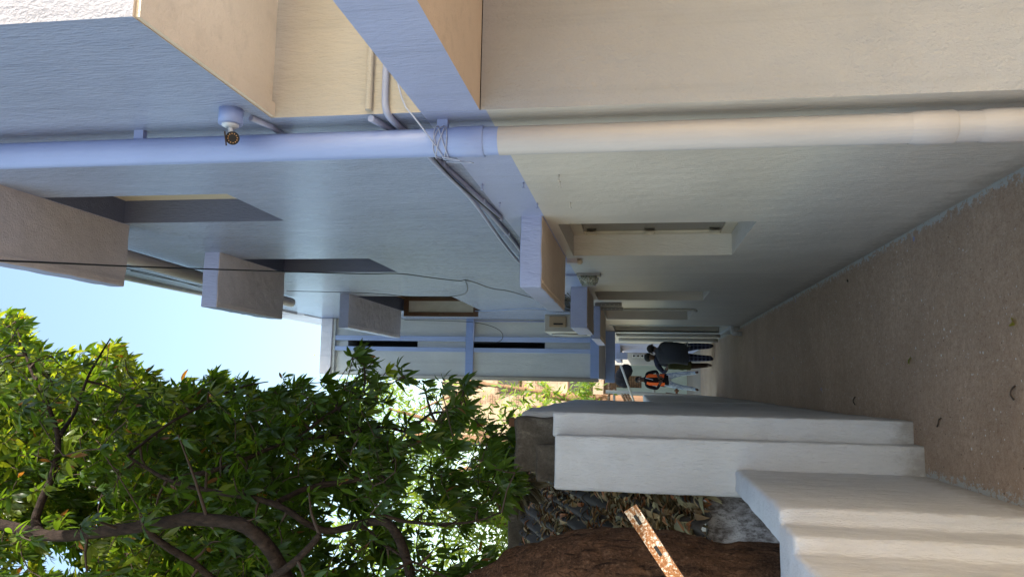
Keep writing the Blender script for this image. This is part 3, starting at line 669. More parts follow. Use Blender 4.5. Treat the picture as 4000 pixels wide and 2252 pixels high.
# ================================================================== leaf meshes
def leaf_template(fold=.18, curl=.25, width=.26):
    st = [(0,.10),(.22,.78),(.48,1.0),(.75,.68),(1.0,.0)]
    v = []; f = []
    for i,(u,w) in enumerate(st):
        z = -curl*u*u; hw = width*.5*w
        if w > 0: v += [(u,-hw,z+fold*hw),(u,0,z),(u,hw,z+fold*hw)]
        else: v += [(u,0,z)]
    for i in range(3):
        a = i*3; f += [(a,a+1,a+4,a+3),(a+1,a+2,a+5,a+4)]
    f += [(9,10,12),(10,11,12)]
    return np.array(v,dtype=np.float64), f
def leaves_mesh(name, mats, items, tmpl, parent=None, loc=(0,0,0)):
    """items: list of (origin, dir, normal-ish, length, tint)"""
    tv, tf = tmpl; nv = len(tv); n = len(items)
    O = np.array([i[0] for i in items]); D = np.array([i[1] for i in items],dtype=float); U = np.array([i[2] for i in items],dtype=float); L = np.array([i[3] for i in items]); T = np.array([i[4] for i in items])
    D /= np.linalg.norm(D,axis=1,keepdims=True); S = np.cross(U,D); S /= np.linalg.norm(S,axis=1,keepdims=True)+1e-9; Nn = np.cross(D,S)
    V = O[:,None,:]+L[:,None,None]*(tv[None,:,0:1]*D[:,None,:]+tv[None,:,1:2]*S[:,None,:]+tv[None,:,2:3]*Nn[:,None,:])
    V = V.reshape(-1,3)-np.array(loc)
    ls = np.concatenate([np.array(f) for f in tf]); lt = np.array([len(f) for f in tf]); nl = len(ls)
    loops = (np.arange(n)[:,None]*nv+ls[None,:]).ravel(); tot = np.tile(lt,n); start = np.concatenate([[0],np.cumsum(tot)[:-1]])
    me = bpy.data.meshes.new(name); me.vertices.add(len(V)); me.vertices.foreach_set('co', V.ravel().astype(np.float32))
    me.loops.add(len(loops)); me.loops.foreach_set('vertex_index', loops.astype(np.int32))
    me.polygons.add(len(tot)); me.polygons.foreach_set('loop_start', start.astype(np.int32)); me.polygons.foreach_set('loop_total', tot.astype(np.int32))
    me.update(calc_edges=True); me.validate()
    ca = me.color_attributes.new('tint','FLOAT_COLOR','POINT'); c4 = np.ones((n*nv,4)); c4[:,:3] = np.repeat(T,nv,axis=0); ca.data.foreach_set('color', c4.ravel().astype(np.float32))
    me.polygons.foreach_set('use_smooth', np.ones(len(tot),dtype=bool))
    for m_ in mats: me.materials.append(m_)
    o = bpy.data.objects.new(name, me); COL.objects.link(o)
    if parent: o.parent = parent
    else: o.location = loc
    return o
LT = leaf_template(.22,.35,.29); LT2 = leaf_template(.6,.7,.34); LT3 = leaf_template(.5,.45,.2)

# dry leaves on the shed roof
rs = random.Random(11); items = []
def dry_tint(): return rs.choice([(.32,.21,.11),(.40,.28,.15),(.36,.15,.07),(.23,.18,.10),(.28,.24,.14),(.19,.115,.06)])
for k in range(12000):
    x = -.66-3.2*rs.random()**1.8; y = EY+rs.random()**1.0*4.7
    if noise.noise(Vector((x*1.6,y*1.1,4))) < -.12 and rs.random() < .75: continue
    ph = math.sin(2*math.pi*x/.165)
    if ph > .35 and rs.random() < .5: continue                  # they gather in the troughs
    a = rs.uniform(0,6.28); tl = rs.uniform(-.35,.5)
    items.append(((x,y,roofz(x,y)+.012+.05*rs.random()**2),(math.cos(a),math.sin(a)+1e-3,tl+.3*math.sin(a)),(rs.uniform(-.6,.6),rs.uniform(-.6,.6),1),rs.uniform(.06,.14),dry_tint()))
tag(leaves_mesh('leaf_litter', [M['dry']], items, LT2, loc=(-2.2,7.5,1.1)), 'brown dry leaves gathered in the troughs of the corrugated roof', 'leaves', kind='stuff')
# larger dead leaves near the eave, each on its own
base = leaves_mesh('dead_leaf', [M['dry']], [((0,0,0),(1,0,0),(0,0,1),.17,(.25,.225,.135))], LT2)
base2 = leaves_mesh('dead_leaf', [M['dry']], [((0,0,0),(1,0,0),(0,0,1),.17,(.32,.225,.125))], LT2)
for k in range(70):
    x = rs.uniform(-1.3,-.70); y = EY+rs.uniform(-.02,.95)
    o = (base if k == 0 else base2 if k == 1 else (base if rs.random() < .65 else base2).copy())
    if k > 1: COL.objects.link(o)
    o.location = (x,y,roofz(x,y)+.02+.04*rs.random()); o.rotation_euler = (rs.uniform(-.8,.8), rs.uniform(-.6,.5), rs.uniform(0,6.28)); s_ = rs.uniform(.5,1.0); o.scale = (s_,)*3
    tag(o, 'curled grey-green dead leaf lying near the eave of the corrugated roof', 'leaf', 'dead leaves near the eave')
# tuft of dead leaves caught at the roof top
items = []; c0 = atY(6.3,2035,1890)
for k in range(70):
    d = Vector((rs.gauss(0,1),rs.gauss(-.3,.7),rs.gauss(-.1,1))).normalized()
    items.append((c0+d*.02,tuple(d),(rs.random(),rs.random()+.2,.5),rs.uniform(.12,.26),rs.choice([(.20,.17,.11),(.15,.13,.085),(.10,.085,.055)])))
tuft = leaves_mesh('dead_leaf_tuft', [M['dry']], items, LT3, loc=tuple(c0)); tag(tuft, 'tuft of narrow dry grey leaves caught beside the concrete post', 'leaves')

# ================================================================== mango tree
tree = thing('mango_tree', 'big dark mango tree leaning over the shed, left of the passage', 'tree', (-1.2,4.5,0))
rt = random.Random(5)
def bark_tube(pts, rad, n=22, amp=.03, ridges=0):
    P = smooth(pts, 5 if ridges else 3); m_ = len(P); rr = np.interp(np.linspace(0,1,m_), np.linspace(0,1,len(rad)), rad)
    mb = MB(); mb.tube(P, list(rr), n)
    mb.v = [tuple(Vector(v)+noise.noise_vector(Vector(v)*4)*amp*1.0+noise.noise_vector(Vector(v)*11)*amp*.45) for v in mb.v]
    if ridges: mb.v = [tuple(Vector(v)+noise.noise_vector(Vector((v[0]*34,v[1]*34,v[2]*9)))*.011+noise.noise_vector(Vector((v[0]*70,v[1]*70,v[2]*30)))*.004) for v in mb.v]
    return mb
TK = [(-1.13,4.55,-.1),(-1.14,4.55,.6),(-1.15,4.55,1.2),(-1.10,4.55,1.75),(-1.20,4.6,2.2),(-1.48,4.7,2.65),(-1.75,4.8,3.05)]
bark_tube(TK, [.36,.30,.29,.31,.29,.25,.22], 72, .03, 1).build('trunk', M['bark'], tree)
def L(*a): return [atY(y,px,py) for y,px,py in a]
TS = .80
def LL(*a): return [atY(y*TS,px,py) for y,px,py in a]
limbs = [
 ([TK[-1]]+[(-1.95,4.95,3.6)]+LL((5.6,1050,2060),(5.7,780,2015),(5.8,500,2060),(5.9,250,2100),(6.0,90,2070),(6.1,-120,2010),(6.2,-500,1950)), [.17,.13,.105,.09,.085,.085,.085,.08,.05]),
 (LL((5.95,160,2085),(6.0,130,2030),(6.0,170,1940),(6.1,215,1830),(6.2,235,1700),(6.3,180,1560)), [.075,.07,.06,.05,.04,.02]),
 (LL((5.75,560,2050),(5.8,640,2130),(5.9,760,2200),(6.0,880,2300),(6.0,1000,2450)), [.06,.055,.05,.05,.05]),
 (LL((5.6,1250,2090),(5.6,1150,2200),(5.7,1050,2260),(5.7,980,2400)), [.04,.05,.055,.06]),
 ([(-1.6,4.85,2.95)]+LL((5.9,1560,2030),(6.2,1400,2040),(6.3,1300,2080),(6.2,1200,2050),(6.2,1080,1960),(6.3,900,1930),(6.4,650,1880),(6.5,500,1780)), [.14,.07,.06,.055,.05,.045,.04,.03,.015]),
 (LL((6.3,1080,1960),(6.6,1200,1900),(6.7,1350,1880),(6.8,1480,1860),(6.9,1545,1790),(6.9,1570,1745)), [.045,.045,.045,.04,.035,.02]),
 (LL((7.0,1150,1720),(7.0,1250,1700),(7.0,1360,1690),(7.0,1490,1660),(7.0,1560,1680),(7.0,1610,1690),(7.0,1640,1640),(7.0,1690,1610),(7.0,1760,1612),(7.0,1850,1625)), [.03,.03,.028,.028,.026,.026,.026,.022,.015,.006]),
 (LL((6.4,650,1880),(6.7,900,1820),(6.9,1050,1750),(7.0,1150,1720),(7.0,1300,1600),(7.0,1420,1540),(7.0,1430,1440),(7.0,1400,1400),(7.0,1375,1385)), [.045,.04,.035,.032,.026,.02,.014,.009,.005]),
 (LL((6.2,235,1700),(6.6,300,1600),(6.8,330,1500),(6.9,380,1400),(7.0,430,1320)), [.04,.03,.024,.018,.008]),
 (LL((6.3,180,1560),(6.6,120,1450),(6.8,90,1350),(6.9,60,1250)), [.03,.024,.018,.008]),
 (LL((6.5,500,1780),(6.8,620,1680),(7.0,760,1600),(7.2,900,1520),(7.3,1050,1490)), [.03,.026,.022,.016,.008]),
 (LL((5.9,1560,2030),(5.8,1700,2050),(5.8,1850,2040),(5.8,1960,2000)), [.03,.022,.016,.008]),
 (LL((6.2,1400,2040),(6.0,1500,2130),(5.9,1620,2200),(5.8,1760,2260)), [.03,.022,.018,.01]),
]
nodes = []
for pts, rad in limbs:
    bark_tube(pts, [min(r_,.10)*.44 for r_ in rad], 14, .009).build('limb', M['barkl'], tree)
    P = smooth(pts,2); nodes += [(p, r) for p,r in zip(P, np.interp(np.linspace(0,1,len(P)), np.linspace(0,1,len(rad)), rad))]
# where the crown shows, on the side of the passage
edge = [(-600,1150),(0,1175),(60,1175),(130,1290),(200,1345),(300,1385),(380,1330),(440,1285),(480,1385),(560,1430),(640,1495),(720,1480),(850,1460),(950,1470),(1000,1505),(1080,1465),(1200,1445),(1290,1440),(1340,1400),(1400,1335),(1440,1390),(1560,1420),(1610,1490),(1700,1465),(1820,1470),(1900,1525),(1990,1575),(2040,1650),(2060,1800)]
ex, ey = [e[0] for e in edge], [e[1] for e in edge]
def y_of(p): return p.y*.6
def crown_ok(p):
    q = proj(p)
    if q is None: return False
    px, py = q
    if px > 2030: return False
    if px > 1960 and py > 1950: return False
    e = np.interp(px, ex, ey)
    e += 42*noise.noise(Vector((px/75,3.3,y_of(p))))+26*noise.noise(Vector((px/28,8.1,0)))
    if py < e+24: return False
    if py < e+110 and rt.random() < .45: return False
    if py < 2252:
        for (gx,gy,rx,ry,pr) in ((1570,1610,135,115,.88),(1650,1830,100,110,.4),(1640,1970,80,60,.45),(1700,2090,70,60,.35),(200,2225,150,90,.9),(1400,1490,80,50,.8),(1850,1640,110,90,.6),(1950,1560,110,80,.7),(620,1640,80,70,.5),(1900,2130,120,110,.7),(1780,1760,100,80,.6)):
            if ((px-gx)/rx)**2+((py-gy)/ry)**2 < 1 and rt.random() < pr: return False
    return True
ros = []; tries = 0
while len(ros) < 12000 and tries < 400000:
    tries += 1
    y = rt.uniform(4.75,8.6) if rt.random() > .06 else rt.uniform(4.25,4.8)
    p = Vector((rt.uniform(-4.6,.8), y, rt.uniform(2.05,8.8)))
    if p.z < 2.2+.08*max(0,-p.x-.8): continue
    u_ = min(1,max(0,(p.z-3.6)/2.4))
    if p.y > 6.5+2.1*u_ or (p.y < 4.75+.9*u_ and rt.random() < .72) or p.z > 8.6: continue
    if noise.noise(p*1.2+Vector((3,1,7))) < -.22: continue
    q = proj(p)
    if q and (q[0] < -500 or q[1] > 2800): 
        if rt.random() < .6: continue
    if not crown_ok(p): continue
    ros.append(p)
npos = np.array([tuple(n_[0]) for n_ in nodes]); nr = [n_[1] for n_ in nodes]
d0 = [float(np.min(np.linalg.norm(npos-np.array(tuple(p)),axis=1))) for p in ros]
order = np.argsort(d0)
tw = MB(); leaves = []
ALL = np.zeros((len(nodes)+len(ros)*2,3)); ALL[:len(nodes)] = npos; cnt = len(nodes); rad_ = list(nr)
for i in order:
    p = ros[i]; d = np.linalg.norm(ALL[:cnt]-np.array(tuple(p)),axis=1); j = int(np.argmin(d)); b = Vector(ALL[j]); r0 = min(.012, rad_[j]*.8)
    mid = (b+p)/2+Vector((rt.uniform(-1,1),rt.uniform(-1,1),rt.uniform(-.3,1)))*.10*(p-b).length
    tw.tube([b,mid,p], [r0,r0*.75,.004], 5, cap=False)
    ALL[cnt] = mid; ALL[cnt+1] = p; cnt += 2; rad_ += [r0*.75,.006]
    ax = (p-mid).normalized()*.7+Vector((rt.uniform(-.5,.5),rt.uniform(-.5,.5),rt.uniform(-.2,.6))); ax.normalize()
    o1 = ax.orthogonal().normalized(); o2 = ax.cross(o1)
    lit_tint = rt.random() < (.30 if p.z > 4.9 else .07); big = rt.uniform(.65,1.2); hue = rt.uniform(.8,1.25)  # yellower leaf tint, commoner high in the crown, stands in for sunlight
    for k in range(rt.randint(7,11)):
        a = k*2.4+rt.uniform(-.3,.3); sp_ = rt.uniform(.35,1.45)
        d_ = ax*math.cos(sp_)+(o1*math.cos(a)+o2*math.sin(a))*math.sin(sp_); d_.z -= rt.uniform(.25,1.15); d_.normalize()
        up_ = (ax+Vector((0,0,.9))+Vector((rt.uniform(-.4,.4),rt.uniform(-.4,.4),0)))
        v_ = rt.uniform(.75,1.2)*hue
        tint = (.046*v_,.088*v_,.015*v_) if not lit_tint else (.12*v_,.16*v_,.026*v_)
        if rt.random() < .012: tint = (.16,.075,.035)
        leaves.append((tuple(p-ax*rt.uniform(0,.07)+d_*.012), tuple(d_), tuple(up_), rt.uniform(.075,.135)*big*(.55+.082*p.y), tint))
tw.build('twigs', M['barkd'], tree)['kind'] = 'stuff'
# the 300 leaves that show largest are parts of their own
def show(l):
    q = proj(l[0])
    if q is None or not (0 < q[0] < 2050 and 1150 < q[1] < 2252): return 0
    return l[3]/(Vector(l[0])-CP).length
key = sorted(range(len(leaves)), key=lambda i: -show(leaves[i])); own = set(key[:300])
tl = (-1.2,4.5,0)
protos = []
for k in range(4):
    c_ = [(.046,.088,.015),(.040,.078,.014),(.055,.10,.018),(.12,.16,.026)][k]
    o = leaves_mesh('leaf', [M['leaf']], [((0,0,0),(1,0,0),(0,0,1),1.0,c_)], LT); protos.append(o)
for n_, i in enumerate(sorted(own)):
    l = leaves[i]; D_ = Vector(l[1]).normalized(); S_ = Vector(l[2]).cross(D_).normalized(); N_ = D_.cross(S_)
    k = 3 if l[4][0] > .07 else n_%3
    if protos[k] is not None and protos[k].get('used') is None: o = protos[k]; o['used'] = 1
    else: o = protos[k].copy(); COL.objects.link(o)
    mt = Matrix.Identity(4); mt.col[0][:3] = D_*l[3]; mt.col[1][:3] = S_*l[3]; mt.col[2][:3] = N_*l[3]; mt.col[3][:3] = Vector(l[0])-Vector(tl)
    o.parent = tree; o.matrix_parent_inverse = Matrix.Identity(4); o.matrix_basis = mt
for o in COL.objects:
    if 'used' in o: del o['used']
for p_ in protos:
    if p_.parent is None: bpy.data.objects.remove(p_)
leaves_mesh('crown', [M['leaf']], [leaves[i] for i in range(len(leaves)) if i not in own], LT, parent=tree, loc=tl)['kind'] = 'stuff'

# rusty slotted strip fixed to the low wall
t_ = thing('rusty_strip', 'rust-speckled slotted steel strip leaning up beside the tree trunk', 'metal strip', tuple(atY(3.3,2640,2252)))
a_, b_ = atY(3.28,2462,1982), atY(3.30,2690,2330); b_ = a_+(b_-a_)*((a_.z-1.066)/(a_.z-b_.z)); d_ = (b_-a_).normalized(); s_ = d_.cross(Vector((0,-1,0))).normalized(); n_ = d_.cross(s_)
def strip_pt(u,v,w): return a_+d_*u+s_*v+n_*w
W_ = .030
mb = MB(); Lg = (b_-a_).length
for (w0,w1,v0,v1) in ((-.002,.002,-W_,W_),(-.03,-.002,-W_,-W_+.004)):
    vs_ = [strip_pt(u,v,w) for u in (0,Lg) for v in (v0,v1) for w in (w0,w1)]
    mb.add(vs_, [(0,1,3,2),(4,6,7,5),(0,4,5,1),(2,3,7,6),(0,2,6,4),(1,5,7,3)])
mb.build('strip', M['rust'], t_)
for u in (.055,.20,.36):
    mb = MB(); vs_ = [strip_pt(u+du,v,w) for du,v in ((-.022,-.006),(.022,-.006),(.022,.008),(-.022,.008)) for w in (-.0035,.0035)]
    mb.add(vs_, [(0,2,4,6),(1,7,5,3),(0,1,3,2),(2,3,5,4),(4,5,7,6),(6,7,1,0)]); mb.build('slot', M['black'], t_)

# ================================================================== courtyard beyond the passage
mb = MB(); mb.box(.98,4.5,24.0,28,-.03,4.2); mb.box(.60,.979,23.9,24.3,-.03,2.6)
t_ = thing('courtyard_house', 'pale plastered house corner at the far end of the passage', 'building', (2.5,25,0)); mb.build('wall', M['white'], t_)
mb = MB(); mb.box(.62,1.6,19.2,22.6,2.03,2.18,bev=.01,mats=[0,0,0,0,1,1]); mb.box(.97,1.6,18.6,23.8,-.03,2.029); mb.build('annex', [M['lilac'], M['white']], t_)
mb = MB(); mb.box(.60,.76,18.55,18.8,1.85,2.12,bev=.006); mb.build('ledge_block', M['lilac'], t_)
for k in range(4):
    z0 = 1.76-.125*k; mb = MB(); mb.box(.82,.93,23.80,23.899,z0-.105,z0,bev=.006); mbx = tag(mb.build('meter_box', M['metalw']), ['topmost','second','third','lowest'][k]+' of four small meter boxes on the far pale wall', 'meter box', 'meter boxes on the far wall')
    p = MB(); p.tube([(.875,23.80,z0-.05),(.875,23.79,z0-.05)], .032, 12); p.build('dial', M['lens'], mbx)
t_ = thing('laterite_wall', 'old brown block wall with pale mint plaster at its foot, across the courtyard', 'wall', (-1,27,0))
mb = MB(); bm = prism_bm([(-4,26.6),(.95,26.6),(.95,27.0),(-4,27.0)], 0, 2.75, .02); mb.bm(rough_bm(bm,.4,.04,1.3)); mb.build('block_courses', M['laterite'], t_)
mb = MB(); mb.box(-.75,.30,26.45,26.599,-.03,1.46); mb.box(.301,.95,26.45,26.599,-.03,1.95); mb.box(-.35,-.1,26.45,26.599,1.461,2.3); mb.build('plaster_panel', M['mint'], t_)
t_ = thing('masonry_tower', 'tall weathered tan masonry building in sun behind the courtyard', 'building', (-1.2,32,0))
mb = MB(); bm = prism_bm([(-2.2,30.5),(.75,30.5),(.75,34),(-2.2,34)], 0, 9.4, .06); mb.bm(rough_bm(bm,.5,.06,1.1)); mb.build('tower_wall', M['tower'], t_)
for (x,z) in ((-.35,3.4),(-.35,6.2),(-1.4,5.0)):
    mb = MB(); mb.box(x,x+.5,30.40,30.47,z,z+.9); wd = mb.build('window', M['brownfr'], t_); p = MB(); p.box(x+.06,x+.44,30.385,30.399,z+.06,z+.84); p.build('pane', M['dglass'], wd)

def pipe_thing(name, pts, r, mat, lab, cat='pole', group=None):
    mb = MB(); mb.tube(pts, r, 10); return tag(mb.build(name, mat), lab, cat, group)
pipe_thing('white_post', L((20,2366,1528),(20,2740,1548)), .04, M['white'], 'tall thin white post standing in the courtyard')
pipe_thing('white_rod', L((19.0,2424,1424),(19.0,2476,1566)), .025, M['metalw'], 'slanting white rod from the far sunshade to the boundary wall', 'rod')
pipe_thing('rusty_rail', L((20.1,2381,1475),(20.1,2378,1580)), .035, M['rust'], 'rusty horizontal rail crossing the white post near its top', 'rail')
pipe_thing('pale_rail', L((20.1,2399,1520),(20.1,2399,1580)), .032, M['white'], 'pale horizontal rail below the rusty rail in the courtyard', 'rail')
for k in range(3):
    pipe_thing('rusty_pipe', L((19.6,2428+k*11,1537),(19.6,2446+k*12,1572)), .03, M['rust'], ['upper','middle','lower'][k]+' of three short rusty pipes leaning on the boundary wall', 'pipe', 'rusty pipes on the wall')
pipe_thing('pale_rail', L((22,2556,1470),(22,2553,1585)), .04, M['white'], 'pale rail behind the legs of the man in the orange vest', 'rail')
pipe_thing('standpipe', L((20.5,2600,1535),(20.5,2720,1552)), .028, M['rustd'], 'short brown standpipe with valve beside the boundary wall', 'pipe')
mb = MB(); c_ = atY(20.4,2643,1540); mb.tube([c_+Vector((-.02,0,0)),c_+Vector((.16,0,0))], .03, 8); mb.tube([c_+Vector((.10,-.02,-.06)),c_+Vector((.10,-.02,.06))], .02, 8); tag(mb.build('valve', M['rustd']), 'brown iron valve on the standpipe by the wall', 'valve')
# black sack hung by the rails
mb = MB(); c_ = atY(21,2420,1470)
for k in range(7): mb.ell(c_+Vector((rt.uniform(-.2,.2),rt.uniform(-.05,.05),rt.uniform(-.18,.18))), (rt.uniform(.1,.2),.1,rt.uniform(.1,.2)), 10)
tag(mb.build('black_sack', M['sweat']), 'crumpled black plastic sheet hanging from the rails in the courtyard', 'sheet')

# far trees
def far_tree(name, label, trunk, rad, boughs, centres, nl, size, tints, seed, barkm):
    r_ = random.Random(seed); t_ = thing(name, label, 'tree', tuple(trunk[0]))
    bark_tube(trunk, rad, 10, .02).build('trunk', barkm, t_)
    for b_, rr in boughs: bark_tube(b_, rr, 8, .015).build('bough', barkm, t_)
    it = []
    for _ in range(nl):
        c, e = r_.choice(centres); v = Vector((r_.gauss(0,.45),r_.gauss(0,.45),r_.gauss(0,.45))); p = Vector(c)+Vector((v.x*e[0],v.y*e[1],v.z*e[2]))
        if noise.noise(p*1.4+Vector((seed,0,0))) < -.12: continue
        c_ = r_.choice(tints); f_ = r_.uniform(.75,1.25)
        it.append((tuple(p),(r_.gauss(0,1),r_.gauss(0,1),r_.gauss(-.3,.8)),(r_.gauss(0,.6),r_.gauss(0,.6),1),size*r_.uniform(.7,1.3),tuple(x*f_ for x in c_)))
    o = leaves_mesh('crown', [M['leafp']], it, LT, parent=t_, loc=tuple(trunk[0])); o['kind'] = 'stuff'
    return t_
PG = [(.13,.22,.06),(.17,.26,.07),(.10,.18,.05),(.20,.27,.06)]
G = lambda y,px,py: atY(y,px,py)
far_tree('bare_tree', 'thin brown tree with sparse pale leaves in front of the masonry building', [(-.55,24,-.1),G(24,2480,1568),G(24,2350,1562),G(24,2240,1552),G(24,2120,1545)], [.22,.20,.18,.13,.07],
  [([G(24,2300,1556),G(24,2200,1580),G(24,2120,1600)],[.09,.06,.03]),([G(24,2240,1552),G(24,2050,1520),G(24,1900,1500),G(24,1700,1470)],[.08,.07,.06,.03]),([G(24,1900,1500),G(24,1720,1560),G(24,1600,1620)],[.05,.04,.02]),([G(24,1800,1485),G(24,1620,1440)],[.05,.02])],
  [(G(23.5,2080,1545),(1.0,.6,.9)),(G(23.5,2190,1550),(.7,.5,.6)),(G(23.5,2290,1530),(.6,.4,.4)),(G(23,2010,1590),(1.0,.6,1.2)),(G(24,1680,1480),(1.4,.8,1.4)),(G(24,1600,1600),(1.5,1,1.5))], 1500, .20, PG, 3, M['barkt'])
far_tree('background_tree', 'pale green feathery tree seen through the gap in the mango crown', [(-1.6,21,-.1),(-1.7,21,4),(-1.5,21,8)], [.2,.16,.08],
  [([(-1.7,21,4),(-2.6,21,7)],[.1,.04]),([(-1.6,21,5),(-.8,21,8.5)],[.09,.03])],
  [((-1.5,21,8.2),(2.0,1.5,1.8)),((-2.6,21,7.0),(1.8,1.5,1.6)),((-.6,21,9.2),(1.4,1,1.2))], 4500, .17, PG, 8, M['barkt'])
far_tree('background_tree', 'sunlit green tree behind the shed roof, low through the mango branches', [(-5.2,17,-.1),(-5.0,17,2.5),(-4.6,17,5)], [.25,.2,.1],
  [([(-5,17,2.5),(-3.6,16.5,4.4)],[.12,.04])],
  [((-4.2,16.5,4.3),(2.4,1.5,2.0)),((-2.7,16,3.2),(1.6,1.2,1.3)),((-5.6,16.5,5.4),(2.4,1.5,2.2)),((-4.0,16,2.4),(2.4,1.2,1.0))], 4200, .19, [(.10,.17,.035),(.14,.21,.045),(.08,.13,.03)], 12, M['barkt'])
far_tree('background_tree', 'tall green tree far left behind the mango crown', [(-6.5,20,-.1),(-6.4,20,4),(-6.2,20,8)], [.3,.24,.12],
  [([(-6.4,20,4),(-4.6,19.5,8)],[.14,.05])],
  [((-5.6,19.5,9.0),(2.6,1.6,2.2)),((-4.0,19,8.2),(1.6,1.3,1.5)),((-7.0,19.5,6.5),(2.6,1.6,2.2))], 2600, .2, [(.12,.20,.045),(.17,.25,.055)], 15, M['barkt'])

far_tree('background_tree', 'bright sunlit leafy tree directly behind the mango crown, above the shed ridge', [(-2.6,13.5,-.1),(-2.5,13.5,2.5),(-2.3,13.5,4.6)], [.2,.16,.08],
  [([(-2.5,13.5,2.5),(-1.3,13.3,4.4)],[.1,.03]),([(-2.5,13.5,2.6),(-3.6,13.4,4.6)],[.1,.03])],
  [((-1.2,13.3,4.3),(1.0,.9,1.3)),((-2.2,13.3,4.9),(1.4,.9,1.6)),((-3.4,13.3,4.6),(1.6,.9,1.8)),((-2.6,13,3.4),(1.6,.9,.9)),((-4.4,13.2,3.9),(1.6,.9,1.5))], 8500, .15, [(.11,.17,.035),(.15,.20,.045),(.08,.13,.03)], 21, M['barkt'])
# fallen leaves and twigs on the path
gl = leaves_mesh('fallen_leaf', [M['leaf']], [((0,0,0),(1,0,0),(0,0,1),.11,(.20,.22,.03))], LT2); g2 = leaves_mesh('fallen_leaf', [M['leaf']], [((0,0,0),(1,0,0),(0,0,1),.07,(.12,.14,.03))], LT2)
for o,(px,py),rz,lab in ((gl,(3965,1268),1.2,'yellow-green fallen leaf on the path nearest the camera'),(g2,(3553,1423),.3,'small curled green leaf lying in the middle of the path')):
    p = atZ(.012,px,py); o.location = p; o.rotation_euler = (.15,-.1,rz); tag(o, lab, 'leaf')
dl = leaves_mesh('fallen_leaf', [M['dry']], [((0,0,0),(1,0,0),(0,0,1),.06,(.06,.045,.03))], LT2); dl.location = atZ(.012,3310,1088); dl.rotation_euler = (.2,.1,2.0); tag(dl, 'dark shrivelled leaf near the right wall foot', 'leaf')
for (px,py,dx,dy,lab) in ((3340,1580,.05,.02,'curved dark twig on the path near the boundary wall'),(3660,1665,.04,-.03,'short black twig beside the wall corner'),(3960,1560,.05,.01,'brown twig at the near end of the path')):
    p = atZ(.006,px,py); mb = MB(); mb.tube(smooth([p,p+Vector((dx*.5,dy*1.5,.008)),p+Vector((dx,dy,0)),p+Vector((dx*1.2,dy-.03,0))]), .004, 6); tag(mb.build('twig', M['barkd']), lab, 'twig')

# ================================================================== people
def skin_body(joints, edges, zone, mats, fingers=()):
    """one continuous surface grown round a posed skeleton; zone = material index per joint"""
    names = list(joints); me = bpy.data.meshes.new('body'); ix = {n:i for i,n in enumerate(names)}
    me.from_pydata([joints[n][0] for n in names], [(ix[a],ix[b]) for a,b in edges], [])
    o = bpy.data.objects.new('body_tmp', me); COL.objects.link(o)
    md = o.modifiers.new('skin','SKIN'); md.use_smooth_shade = True
    for i,n in enumerate(names):
        r_ = joints[n][1]; sv = me.skin_vertices[0].data[i]; sv.radius = r_ if hasattr(r_,'__len__') else (r_,r_); sv.use_root = (n == 'pelvis')
    o.modifiers.new('sub','SUBSURF').levels = 2; o.modifiers['sub'].render_levels = 2
    dg = bpy.context.evaluated_depsgraph_get(); ev = o.evaluated_get(dg); m2 = ev.to_mesh()
    mb = MB(); vs_ = [v.co.copy() for v in m2.vertices]
    P = np.array([tuple(joints[n][0]) for n in names]); Z = [zone[n] for n in names]
    Rr = np.array([(joints[n][1] if not hasattr(joints[n][1],'__len__') else max(joints[n][1])) for n in names])
    b = len(mb.v); mb.v += [tuple(v) for v in vs_]
    for p_ in m2.polygons:
        mb.f.append(tuple(p_.vertices)); mb.sm.append(True)
        d = np.linalg.norm(P-np.array(tuple(p_.center)),axis=1)-Rr; mb.m.append(Z[int(np.argmin(d))])
    ev.to_mesh_clear(); bpy.data.objects.remove(o); bpy.data.meshes.remove(me)
    for pts, r_, mi in fingers: mb.tube(smooth(pts,1), [r_,r_,r_*.95]+[r_*.8]*(len(smooth(pts,1))-3), 7, mi)
    return mb
def hand_fingers(palm, d, side, curl, mi=0):
    d = Vector(d).normalized(); s_ = Vector(side).normalized(); n_ = d.cross(s_); out = []
    for k,(off,ln) in enumerate(((-.03,.062),(-.01,.074),(.01,.07),(.03,.055))):
        b = Vector(palm)+d*.03+s_*off; out.append(([b, b+d*ln*.45+n_*curl*.25*ln, b+d*ln*.8+n_*curl*.8*ln, b+d*ln*.85+n_*curl*1.2*ln], .0095, mi))
    b = Vector(palm)-s_*.03; out.append(([b, b-s_*.03+d*.02, b-s_*.035+d*.05+n_*curl*.02], .0105, mi))
    return out
def loft(rings, a0=0, a1=360, n=24, mat=0):
    """open garment: rings of (centre, rx, ry); angle 0 faces the camera (-Y)"""
    mb = MB(); vs_ = []
    for c,rx,ry in rings:
        for k in range(n+1):
            a = R(a0+(a1-a0)*k/n); w = 1+.05*math.sin(a*5+c[2]*31)+.03*math.sin(a*9+c[2]*17)
            vs_.append((c[0]+rx*math.sin(a)*w, c[1]-ry*math.cos(a)*w, c[2]+.01*math.sin(a*3)))
    fs_ = [(j*(n+1)+k, j*(n+1)+k+1, (j+1)*(n+1)+k+1, (j+1)*(n+1)+k) for j in range(len(rings)-1) for k in range(n)]
    inner = [(x*.985+rings[0][0][0]*.015, y*.985+rings[0][0][1]*.015, z) for x,y,z in vs_]
    mb.add(vs_, fs_, mat, True); mb.add(inner, [f[::-1] for f in fs_], mat, True); return mb

